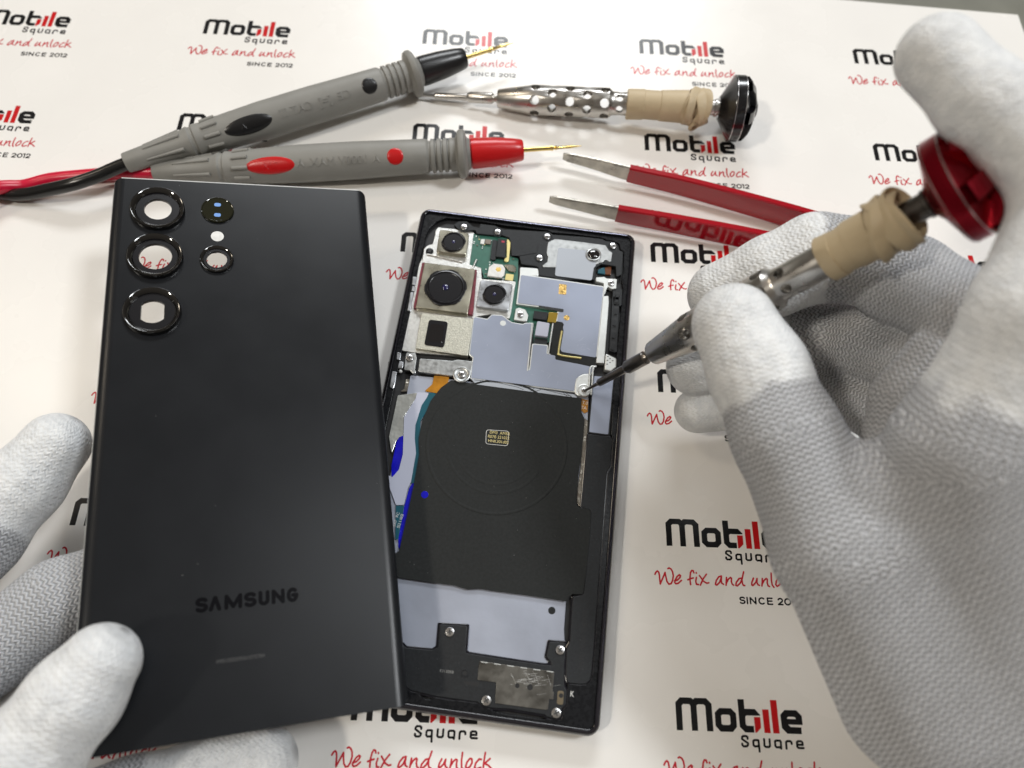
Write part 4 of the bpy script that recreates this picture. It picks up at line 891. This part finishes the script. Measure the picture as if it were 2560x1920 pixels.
v, f = lathe([(7.1, 2.2), (7.45, 2.05), (7.5, 1.85), (7.25, 1.6), (7.18, 0.1)], 40, False, False); from_py('screw_seat', [(a+cx, b+cy, c) for a, b, c in v], f, M['steel_white'], ph, 40)
(x0, y0), (x1, y1) = PH['posts']
for dx in (0, -0.95):
    v, f = tube(spline([(x0+1.0+dx*0.4, y0+0.9, 7.0), (x0+dx, y0, 7.2), ((x0+x1)/2+dx, (y0+y1)/2, 7.2), (x1+dx, y1, 7.0)], 20), 0.32, 8); from_py('wire_clip', v, f, M['steel_white'], ph, 60)
pg = prism('coaxial_plug', PH['plug'], 5.0, 7.25, M['steel_white'], ph, 0.35, 0.7)
for k, (dx, dy) in enumerate(((0.9, -1.2), (1.7, -1.9), (0.9, -2.6), (1.8, -3.3), (0.9, -4.0), (2.6, -2.5))):
    x, y = PH['plug'][0]; v, f = boxm(x+dx, y+dy, 7.2, 7.3, 0.5, 0.28, 0.2); from_py('plug_pin', v, f, M['void'], pg)
cb = prism('side_comb', PH['comb'], 5.0, 6.6, M['plastic_grey'], ph, 0.2, 0.4)
prism('comb_brace', PH['brace'], 5.0, 6.6, M['plastic_grey'], ph, 0.2, 0.8)
for x, y in PH['combp']:
    v, f = boxm(x, y, 6.5, 6.68, 1.5, 3.6, -0.1); p_ = from_py('comb_pocket', v, f, M['void'], cb)
    v, f = boxm(x, y-0.2, 6.5, 6.95, 1.1, 2.2, -0.1); from_py('comb_rib', v, f, M['plastic_grey'], p_)

for (x, y), z, r in PH['screws']: screw(x, y, z, r)
screw(*PH['blackscrew'][0], 6.15, 1.35, 'screw', M['plastic_black'])

# ================================================================== back cover held above the mat
q = (-0.02672017725860925, 0.23970082239225157, 0.17625674277563227); ang = math.sqrt(sum(x*x for x in q))
CR = Matrix.Rotation(ang, 3, Vector(q)/ang); CP = Vector((-32.567, -75.121, 29.808))
cv = thing('phone_back_cover', 'satin black glass phone back with five camera openings, held tilted by a gloved left hand', 'phone cover', CP, CR.to_euler())
CW, CL = 38.25, 80.75; FX = 35.0
def barrel(cx, cy, wx, wy):
    out = []; n = 12; cr = wx*1.35
    for i in range(n+1):
        x = -wx+2*wx*i/n; out.append((cx+x, cy+wy-(cr-math.sqrt(cr*cr-x*x))))
    for i in range(n+1):
        x = wx-2*wx*i/n; out.append((cx+x, cy-wy+(cr-math.sqrt(cr*cr-x*x))))
    return out
RINGS = [(-25.3, 69.2, 7.75, 3.85, None), (-25.3, 52.0, 7.75, 4.5, None), (-25.3, 33.2, 7.75, 0, (3.05, 3.75)), (-8.35, 51.55, 4.85, 2.93, None)]
holes = [circle(x, y, R*0.93, 40) for x, y, R, r, b in RINGS]+[circle(-8.32, 69.9, 4.5, 36), circle(-8.32, 60.2, 1.88, 28)]
me = prism_mesh('tmp', [[(-FX, -CL), (FX, -CL), (FX, CL), (-FX, CL)]]+holes, -0.6, 0.0, 0.0)
vs = [tuple(c/MM for c in v.co) for v in me.vertices]; fs = [tuple(p.vertices) for p in me.polygons]; bpy.data.meshes.remove(me)
parts = [(vs, fs)]; mi = [0]*len(fs)
na = 10
for sx in (-1, 1):
    cols = []
    for i in range(na+1):
        t = i/na; x = FX+(CW-FX)*math.sin(t*math.pi/2*0.98)/math.sin(math.pi/2*0.98); z = -2.0*(1-math.cos(t*math.pi/2*0.98))
        dd = max(0, x-(CW-2.2)); cut = 2.2-math.sqrt(max(0, 2.2**2-dd*dd)); cols.append((x*sx, z, CL-cut))
    V, F, mm = [], [], []
    for x, z, yy in cols:
        V += [(x, -yy, z), (x, yy, z), (x*0.985, -yy*0.997, z-0.6), (x*0.985, yy*0.997, z-0.6)]
    for i in range(na):
        a, b = i*4, i*4+4
        qd = [(a, b, b+1, a+1), (a+2, a+3, b+3, b+2), (a, a+2, b+2, b), (a+1, b+1, b+3, a+3)]
        if sx < 0: qd = [t_[::-1] for t_ in qd]
        F += qd; mm += [0, 0, 1, 1]
    e = na*4; qd = (e, e+2, e+3, e+1); F.append(qd if sx > 0 else qd[::-1]); mm.append(1)
    parts.append((V, F)); mi += mm
v, f = merge(parts)
gp = from_py('glass_panel', v, f, [M['cover'], M['cover_edge']], cv, 35, mi)
# light ground edge along the short sides
v, f = boxm(0, CL+0.02, -0.62, 0.015, 2*FX+2.0, 0.34); from_py('panel_edge', v, f, M['cover_edge'], cv)
v, f = tube([(-CW-0.02, y, -2.15) for y in np.linspace(-CL+3, CL-3, 12)], 0.2, 8); from_py('panel_edge', v, f, M['cover_edge'], cv, 60)
def shift(vf, x, y): return [(a+x, b+y, c) for a, b, c in vf[0]], vf[1]
for x, y, R, r, b in RINGS:
    big = R > 6; hgt = 1.75 if big else 0.95
    prof = [(-0.7, R*0.94), (0.02, R), (hgt*0.45, R*0.995), (hgt*0.85, R*0.975), (hgt, R*0.94), (hgt*0.96, R*0.905), (hgt*0.60, R*0.82), (hgt*0.42, R*0.785), (-0.7, R*0.78)]
    v, f = shift(lathe(prof, 72, False, False), x, y); rg = from_py('camera_ring', v, f, M['ring_gloss'], cv, 35)
    win = circle(x, y, r, 44) if b is None else barrel(x, y, *b)
    me_ = prism_mesh('lens_mask', [circle(x, y, R*0.785, 60), win], -0.62, 0.25*hgt, 0.03); link('lens_mask', me_, M['lens_ring'], rg, 30)
prof = [(-0.6, 4.5), (0.02, 4.85), (0.5, 4.78), (0.7, 4.55), (0.62, 4.3), (0.5, 4.2), (0.5, 0.01)]
v, f = shift(lathe(prof, 60, False, False), -8.32, 69.9); af = from_py('sensor_window', v, f, M['glass_clear'], cv, 35)
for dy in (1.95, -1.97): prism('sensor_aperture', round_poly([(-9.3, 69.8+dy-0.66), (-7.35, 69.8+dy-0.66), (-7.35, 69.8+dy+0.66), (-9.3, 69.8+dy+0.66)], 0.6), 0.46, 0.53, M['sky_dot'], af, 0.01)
prism('flash_window', circle(-8.32, 60.2, 1.87, 30), -0.55, -0.03, M['flash'], cv, 0.02)
k = 24.1/625; X = lambda a: (a-1069.5)*k
v, f = ink(letters([('S', X(762), X(816)), ('A', X(844), X(895)), ('M', X(938), X(1022)), ('S', X(1056), X(1112)), ('U', X(1147), X(1192)), ('N', X(1229), X(1288)), ('G', X(1324), X(1376))], 2.75, -51.65), 0.95, 0.07, 0.012)
from_py('brand_lettering', v, f, M['cover_logo'], cv)
font('IMEI:350209361075784', 1.25, M['faint_print'], cv, 'imei_text', (-7.3, -64.5, 0.012), 0.0, sx=0.94)

# ================================================================== multimeter probes
def probe(name, label, tip, ring, tail, nose, oval, spot, txt, oval_txt, cable_pts, cm):
    t = thing(name, label, 'test probe', (0, 0, 0), None, 'multimeter test probes')
    tip, ring, tail = Vector(tip), Vector(ring), Vector(tail); d = (tail-ring).normalized(); Ls = (tail-ring).length
    A = frame(ring, d, (0, 0, 1))                              # +Z of A runs from the guard ring to the tail
    # body
    prof = [(-3.2, 5.2), (-2.6, 5.6), (-2.0, 6.0), (-1.6, 8.0), (-0.9, 8.7), (0.2, 8.8), (1.2, 8.3), (1.8, 6.6), (2.3, 5.9)]
    for k_ in range(4): s = 3.0+k_*2.3; prof += [(s, 6.0), (s+1.25, 6.05), (s+1.45, 5.35), (s+2.1, 5.35)]
    prof += [(12.6, 5.9), (13.2, 6.2), (22, 6.35), (40, 6.75), (60, 6.75), (Ls*0.70, 6.1), (Ls*0.74, 5.7), (Ls*0.755, 5.9), (Ls*0.765, 5.9), (Ls*0.77, 5.3), (Ls*0.778, 5.3), (Ls*0.783, 5.7), (Ls*0.79, 5.6), (Ls*0.80, 5.1), (Ls*0.9, 4.2), (Ls-0.4, 3.5), (Ls, 3.3), (Ls, 2.6)]
    v, f = xf(lathe(prof, 64), A); body = from_py('grip', v, f, M['probe_grey'], t, 32)
    radius = lambda s: float(np.interp(s, [p[0] for p in prof], [p[1] for p in prof]))
    toC = Vector(CAM_POS)
    def around(s):                                              # angle on the grip that faces the viewer
        p = A @ Vector((0, 0, s)); l = A.inverted().to_3x3() @ (toC-p); return math.atan2(l.y, l.x)
    def patch(nm, s0, half, da, wid, m, hgt=0.35, parent=None, nseg=30):
        a0 = around(s0)+da; V, F = [], []; rows = 6
        for j in range(rows+1):
            q = j/rows
            for i in range(nseg):
                th = 2*math.pi*i/nseg; s = s0+half*q*math.cos(th); a = a0+wid*q*math.sin(th)
                r = radius(s)+0.05+hgt*(1-q**4)-(0.4 if j == rows else 0); V.append(tuple(A @ Vector((r*math.cos(a), r*math.sin(a), s))))
        for j in range(rows):
            for i in range(nseg):
                k_ = (i+1) % nseg; F.append((j*nseg+i, j*nseg+k_, (j+1)*nseg+k_, (j+1)*nseg+i))
        return from_py(nm, V, F, m, parent or t, 60)
    ov = patch('thumb_pad', oval, 9.8, 0.0, 0.55, nose)
    patch('round_mark', spot, 3.3, 0.1, 0.54, nose, 0.25)
    def wrap(nm, text, size, s0, da, m, parent, lift=0.12):
        cu = bpy.data.curves.new(nm, 'FONT'); cu.body = text; cu.size = size; cu.extrude = 0.0; cu.align_x = 'CENTER'
        o_ = bpy.data.objects.new(nm, cu); C.objects.link(o_); dg = bpy.context.evaluated_depsgraph_get(); dg.update()
        me_ = bpy.data.meshes.new_from_object(o_.evaluated_get(dg)); bpy.data.objects.remove(o_); bpy.data.curves.remove(cu)
        a0 = around(s0)+da; ext = bmesh.new(); ext.from_mesh(me_)
        rgn = bmesh.ops.extrude_face_region(ext, geom=ext.faces[:])
        for e_ in rgn['geom']:
            if isinstance(e_, bmesh.types.BMVert): e_.co.z -= 0.4
        for vt in ext.verts:
            # text runs from the guard ring towards the tail seen from the far side: upside down in view
            s = s0+vt.co.x; r = radius(s)+lift+vt.co.z; a = a0+(vt.co.y-size*0.35)/6.6
            vt.co = Vector(A @ Vector((r*math.cos(a), r*math.sin(a), s)))*MM
        ext.normal_update(); ext.to_mesh(me_); ext.free(); return link(nm, me_, m, parent)
    wrap('moulded_text', txt, 4.2, (oval+spot)/2-2, 0.05, M['probe_grey'], t, 0.22)
    wrap('moulded_text', oval_txt, 3.6, oval, 0.0, nose, ov, 0.48)
    # raised ribs at the tail collar
    for k_ in range(10):
        a = 2*math.pi*k_/10+0.2
        for s0, s1 in ((Ls*0.685, Ls*0.735),):
            v, f = tube([A @ Vector(((radius(s)+0.05)*math.cos(a), (radius(s)+0.05)*math.sin(a), s)) for s in np.linspace(s0, s1, 8)], 0.75, 8); from_py('collar_rib', v, f, M['probe_grey'], t, 60)
    for k_ in range(6):
        a = 2*math.pi*k_/6+0.5
        v, f = tube([A @ Vector(((radius(s)+0.02)*math.cos(a), (radius(s)+0.02)*math.sin(a), s)) for s in np.linspace(Ls*0.81, Ls*0.93, 8)], [0.75-0.06*j for j in range(8)], 8); from_py('relief_rib', v, f, M['probe_grey'], t, 60)
    # nose and needle
    B = frame(ring, (tip-ring), (0, 0, 1)); ln = (tip-ring).length
    nl = ln*0.505
    v, f = xf(lathe([(1.5, 4.8), (3.4, 5.0), (3.5, 5.5), (5.0, 5.55), (nl*0.55, 5.2), (nl*0.85, 4.4), (nl-0.5, 3.85), (nl, 3.5), (nl, 1.2)], 48), B); from_py('nose_cone', v, f, nose, t, 35)
    v, f = xf(lathe([(nl-2, 0.85), (nl+10.5, 0.85), (nl+10.7, 1.05), (nl+11.3, 1.05), (nl+11.5, 0.6), (nl+12, 0.55), (nl+12.4, 0.95), (nl+12.9, 0.6), (ln-4, 0.55), (ln, 0.05)], 20), B); from_py('needle', v, f, M['needle'], t, 40)
    v, f = tube(spline(cable_pts, 60), 2.35, 20); from_py('cable', v, f, cm, t, 60)
    return t
probe('test_probe', 'grey test probe with black nose, black oval pad and black cable, above the red one', (38.7, 95.7, 8.9), (-0.8, 76.0, 8.9), (-100.2, 26.8, 9.6), M['probe_black'], 65.5, 18.5, 'CE  [=]  CAT III', '20A',
      [(-99.6, 26.6, 9.6), (-104.0, 24.0, 9.4), (-109.2, 20.9, 9.0), (-117.3, 17.6, 8.2), (-127.4, 16.4, 5.8), (-136.8, 15.7, 3.6), (-146.4, 16.6, 2.6), (-170, 21.5, 2.6), (-230, 40, 2.6)], M['cable_black'])
probe('test_probe', 'grey test probe with red nose, red oval pad and red cable, nearest the phone', (65.4, 44.3, 8.8), (20.7, 38.0, 8.8), (-91.5, 26.6, 5.2), M['probe_red'], 69, 24, 'A 1000V MAX. A', '20A',
      [(-90.5, 26.7, 5.2), (-98, 26.6, 4.6), (-107.1, 26.8, 3.4), (-122.2, 25.1, 2.6), (-130.7, 23.3, 2.6), (-138.5, 19.8, 2.9), (-145.9, 15.2, 6.5), (-158, 5.5, 5.2), (-200, -30, 2.6)], M['cable_red'])

# ================================================================== screwdrivers
def screwdriver(name, label, tip, cap, k, capm, roll, spring=False):
    """k: profile lengths (mm) scaled so that the whole tool spans tip -> cap rim"""
    t = thing(name, label, 'screwdriver', (0, 0, 0), None, 'precision screwdrivers')
    tip, cap = Vector(tip), Vector(cap); d = cap-tip; Ls = d.length; A = frame(tip, d, (0, 0, 1)) @ Matrix.Rotation(roll, 4, 'Z')
    s0, s1, s2, s3, s4, s5, s6, s7, s8, s9 = [x*Ls for x in k]   # blade, rod, collar, neck, taper, barrel, waist, band, neck, cap
    steel = M['stainless'] if name else None
    v, f = xf(lathe([(0, .35), (s0*0.9, .6), (s0, 1.15), (s0+.4, 1.25), (s1-.3, 1.3), (s1, 1.5), (s1+1.0, 2.1), (s2-.8, 2.1), (s2, 1.4), (s2+.5, 1.3), (s2+.7, 1.65), (s3-.3, 1.65), (s3, 1.5)], 28), A)
    from_py('blade', v, f, M['dark_steel'] if spring else M['stainless'], t, 32)
    # barrel, drilled through
    outer = [(s3-.2, 2.0), (s3, 3.2), (s3+.4, 3.5), (s4, 5.35), (s4+1, 5.6), (s5-1.2, 5.6), (s5, 4.5), (s5+.8, 4.3), (s6+6, 4.3)]
    inner = [(s6+6, 2.9), (s4+1, 2.9), (s3+1, 1.2)]
    v, f = lathe(outer+inner, 64, True, True); bar = from_py('barrel', v, f, M['stainless'], t)
    cut = []
    nrow = 5
    for r_ in range(nrow+2):
        s = s4+2.2+(s5-s4-5.0)*r_/(nrow-1) if r_ < nrow else (s5+3.0 if r_ == nrow else None)
        if s is None or s > s6+3: continue
        for j in range(3):
            a = math.pi*j/3+(math.pi/6 if r_ % 2 else 0); D = Vector((math.cos(a), math.sin(a), 0))
            rr = 1.75 if r_ < nrow else 1.4
            cut.append(xf(lathe([(-9, rr), (9, rr)], 20), frame(Vector((0, 0, s)), D)))
    v, f = merge(cut); cu = from_py('cutter', v, f, M['stainless'])
    md = bar.modifiers.new('drill', 'BOOLEAN'); md.object = cu; md.operation = 'DIFFERENCE'; md.solver = 'EXACT'; md.use_self = True
    bv = bar.modifiers.new('edge', 'BEVEL'); bv.width = 0.16*MM; bv.segments = 2; bv.limit_method = 'ANGLE'; bv.angle_limit = math.radians(40)
    dg = bpy.context.evaluated_depsgraph_get(); dg.update(); me_ = bpy.data.meshes.new_from_object(bar.evaluated_get(dg)); bar.modifiers.clear()
    old = bar.data; bar.data = me_; bpy.data.meshes.remove(old); bpy.data.objects.remove(cu)
    Am = A.copy(); Am.translation = A.translation*MM; me_.transform(Am)
    for p in me_.polygons: p.use_smooth = True
    me_.set_sharp_from_angle(angle=math.radians(30))
    # rubber band: wound sleeve, crossing strands at the cap end
    rb = 5.35
    prof_b = [(s6, 4.3), (s6, rb), (s6+.3, rb+.25), (s6+(s7-s6)*.28, rb+.3), (s6+(s7-s6)*.29, rb+.05), (s6+(s7-s6)*.55, rb+.15), (s6+(s7-s6)*.56, rb+.4), (s7, rb+.55), (s7+.2, rb), (s7+6, rb-.4)]
    v, f = xf(lathe(prof_b, 56, True, True, wob=lambda s, a: 0.16*math.sin(2*a+s*0.9)+0.10*math.sin(3*a-s*0.5)), A); band = from_py('rubber_band', v, f, M['rubber'], t, 35)
    for q_, (tilt, off, ph_, wd) in enumerate(((0.62, 2.5, 0.3, 2.4), (-0.70, 3.6, 1.4, 2.2), (0.30, 5.4, 2.4, 2.0), (-0.25, 1.2, 2.9, 1.8))):
        pth, nor = [], []
        for i in range(41):
            a = 2*math.pi*i/40; r = rb+0.62+0.28*math.sin(a*2+ph_)+0.10*q_
            s = s7+off+tilt*r*math.cos(a+ph_)*0.75; pth.append(A @ Vector((r*math.cos(a), r*math.sin(a), s))); tw = 0.5*math.sin(a*1.0+ph_*2)
            nor.append(A.to_3x3() @ Vector((math.cos(a), math.sin(a), tw)))
        v, f = tube(pth, 1, 12, (wd, 0.42, nor), False); from_py('band_strand', v, f, M['rubber'], band, 60)
    # small hanging loop of the band
    lp = []
    for i in range(25):
        a = 2*math.pi*i/24; lp.append(A @ Vector((-(rb+1.2)+1.6*math.sin(a)*0.6, -2.2+1.9*math.cos(a), s7+3.5+1.6*math.sin(a))))
    v, f = tube(lp, 0.75, 10, None, False); from_py('band_strand', v, f, M['rubber'], band, 60)
    # neck and cap
    v, f = xf(lathe([(s7+4, 2.9), (s8-.6, 2.9), (s8-.4, 3.3), (s8+.3, 3.3), (s8+.5, 2.7), (s8+3, 2.7)], 32), A); from_py('neck', v, f, M['dark_steel'] if spring else M['stainless'], t, 32)
    R = 12.0
    v, f = xf(lathe([(s8+1.0, 2.5), (s8+1.0, 4.2), (s8+1.5, 4.7), (s9-0.5, R*0.985), (s9, R), (s9+3.2, R), (s9+3.5, R*0.97), (s9+3.7, R*0.93), (s9+4.2, R*0.84), (s9+5.2, R*0.66), (s9+5.9, R*0.45), (s9+6.2, R*0.25), (s9+6.3, 0.01)], 72), A)
    cp_ = from_py('spin_cap', v, f, capm, t, 28)
    for s, r in ((s9-0.05, R), (s9+3.3, R)):
        v, f = xf(lathe([(s-.14, r-.1), (s-.1, r+.03), (s+.1, r+.03), (s+.14, r-.12)], 72, False, False), A); from_py('bright_edge', v, f, M['cap_edge'], cp_, 60)
    V, F = [], []
    for j in range(3):                                          # raised ribs crossing the domed end
        a = math.pi*j/3+0.3; n_ = 14; base_ = len(V)
        for i in range(n_+1):
            u = -1+2*i/n_; x = u*R*0.95; z = s9+3.7+5.0*math.sqrt(max(0, 1-(abs(u)*0.95)**2.0)); hw = 2.1
            for w_, zz in ((-hw, z-3.0), (-hw, z-0.2), (-hw+.25, z), (hw-.25, z), (hw, z-0.2), (hw, z-3.0)):
                V.append((x*math.cos(a)-w_*math.sin(a), x*math.sin(a)+w_*math.cos(a), zz+0.01*j))
        for i in range(n_):
            for q_ in range(5): p_ = base_+i*6+q_; F.append((p_, p_+6, p_+7, p_+1))
    v, f = xf((V, F), A); from_py('cap_rib', v, f, capm, cp_, 28)
    v, f = xf(lathe([(s9+4, 3.6), (s9+8.8, 3.4), (s9+9.3, 2.7), (s9+9.4, 0.01)], 32, False, False), A); from_py('cap_hub', v, f, capm, cp_, 28)
    return t
KB = (0.056, 0.161, 0.246, 0.258, 0.36, 0.618, 0.664, 0.85, 0.937, 0.985)
screwdriver('screwdriver', 'steel screwdriver with a black domed cap and tan rubber band, lying on the mat', (1.1, 72.0, 2.4), (124.4, 62.6, 12.1), KB, M['cap_black'], 0.25)
KR = (0.06, 0.162, 0.24, 0.257, 0.375, 0.625, 0.737, 0.845, 0.945, 0.985)
screwdriver('screwdriver', 'steel screwdriver with a red domed cap and tan rubber band, gripped by the right hand', (65.4, -54.6, 7.6), (131.7, -44.5, 102.0), KR, M['cap_red'], 0.9, True)

# ================================================================== tweezers
tw = thing('tweezers', 'red coated steel tweezers lying open on their side beside the phone', 'tweezers')
def arm(pts, hw, th, tl):
    """strip standing on edge: pts along the arm (x,y), half heights, thickness; the first tl points are bare steel"""
    P = [Vector((p[0], p[1])) for p in pts]; n_ = len(P); V, F = [], []
    for i, p in enumerate(P):
        d = (P[min(i+1, n_-1)]-P[max(i-1, 0)]).normalized(); nrm = Vector((-d.y, d.x)); h_, t_ = hw[i], th[i]/2
        zc = 6.2; b_ = min(0.45, t_*0.6)
        for a, z in ((-t_, zc-h_+b_), (-t_, zc+h_-b_), (-t_+b_, zc+h_), (t_-b_, zc+h_), (t_, zc+h_-b_), (t_, zc-h_+b_), (t_-b_, zc-h_), (-t_+b_, zc-h_)): V.append((p.x+nrm.x*a, p.y+nrm.y*a, z))
    for i in range(n_-1):
        for k in range(8): j = (k+1) % 8; F.append((i*8+k, (i+1)*8+k, (i+1)*8+j, i*8+j))
    F.append(tuple(range(8))); F.append(tuple((n_-1)*8+k for k in range(7, -1, -1))); return V, F
for pts, lab in (([(58.6, 41.4), (70, 38.6), (83.1, 34.7), (102, 30.2), (124, 23.9), (145.6, 17.2), (170, 8.4), (190, -0.5), (205, -9.4), (214, -14)], 'a'), ([(53.6, 21.4), (66, 18.9), (78.2, 16.4), (100, 12.7), (123, 8.4), (146, 3.2), (170, -3.0), (190, -8.5), (205, -12.4), (214, -15)], 'b')):
    pts = spline([(*p, 0) for p in pts], 54); pts = [p[:2] for p in pts]; tb = 12
    hv = [(2.0 if i else 1.4)+min(1, i/12)*1.7 for i in range(tb+2)]; v, f = arm(pts[:tb+2], hv, [1.5]*(tb+2), 0); ar = None
    rest = pts[tb:]; m_ = len(rest)
    hv = [3.9+1.9*min(1, i/22) for i in range(m_)]; v2, f2 = arm(rest, hv, [2.6]*m_, 0)
    ar = from_py('arm', v2, f2, M['red_coat'], tw, 30); from_py('tip', v, f, M['tip_steel'], ar, 30)

# ================================================================== gloved hands
RCOAT = {'thumb': 20, 'index': 92, 'middle': 30, 'ring': 26, 'pinky': 22}
BLEND = {'thumb': 5.0, 'index': 5.0, 'middle': 0.35, 'ring': 0.35, 'pinky': 0.35, 'palm': 10, 'palm2': 10, 'palm3': 10, 'palm4': 10, 'web': 9, 'wrist': 12, 'fold': 0.8, 'web2': 9}
o = skin_hand('gloved_hand', RIGHT, BLEND, RCOAT, 0.68, M['knit'], cut=((60, -215, 0.6), (230, 20, 140)), body=([118, -103, 35], [172, -165, 30]))
tag(o, 'right hand in a white knit work glove gripping the red capped screwdriver', 'hand', 'gloved hands')
LCOAT = {'thumb': 38, 'index': 24, 'middle': 2, 'ring': 26, 'pinky': 4}
o = skin_hand('gloved_hand', LEFT, {**BLEND, 'thumb': 3.0, 'index': 2.5}, LCOAT, 0.8, M['knit'], cut=((-150, -225, 0.6), (0, -60, 90)), body=([-110, -140, 20], [-95, -200, 20]))
tag(o, 'left hand in a white knit work glove holding the back cover at its lower corner', 'hand', 'gloved hands')
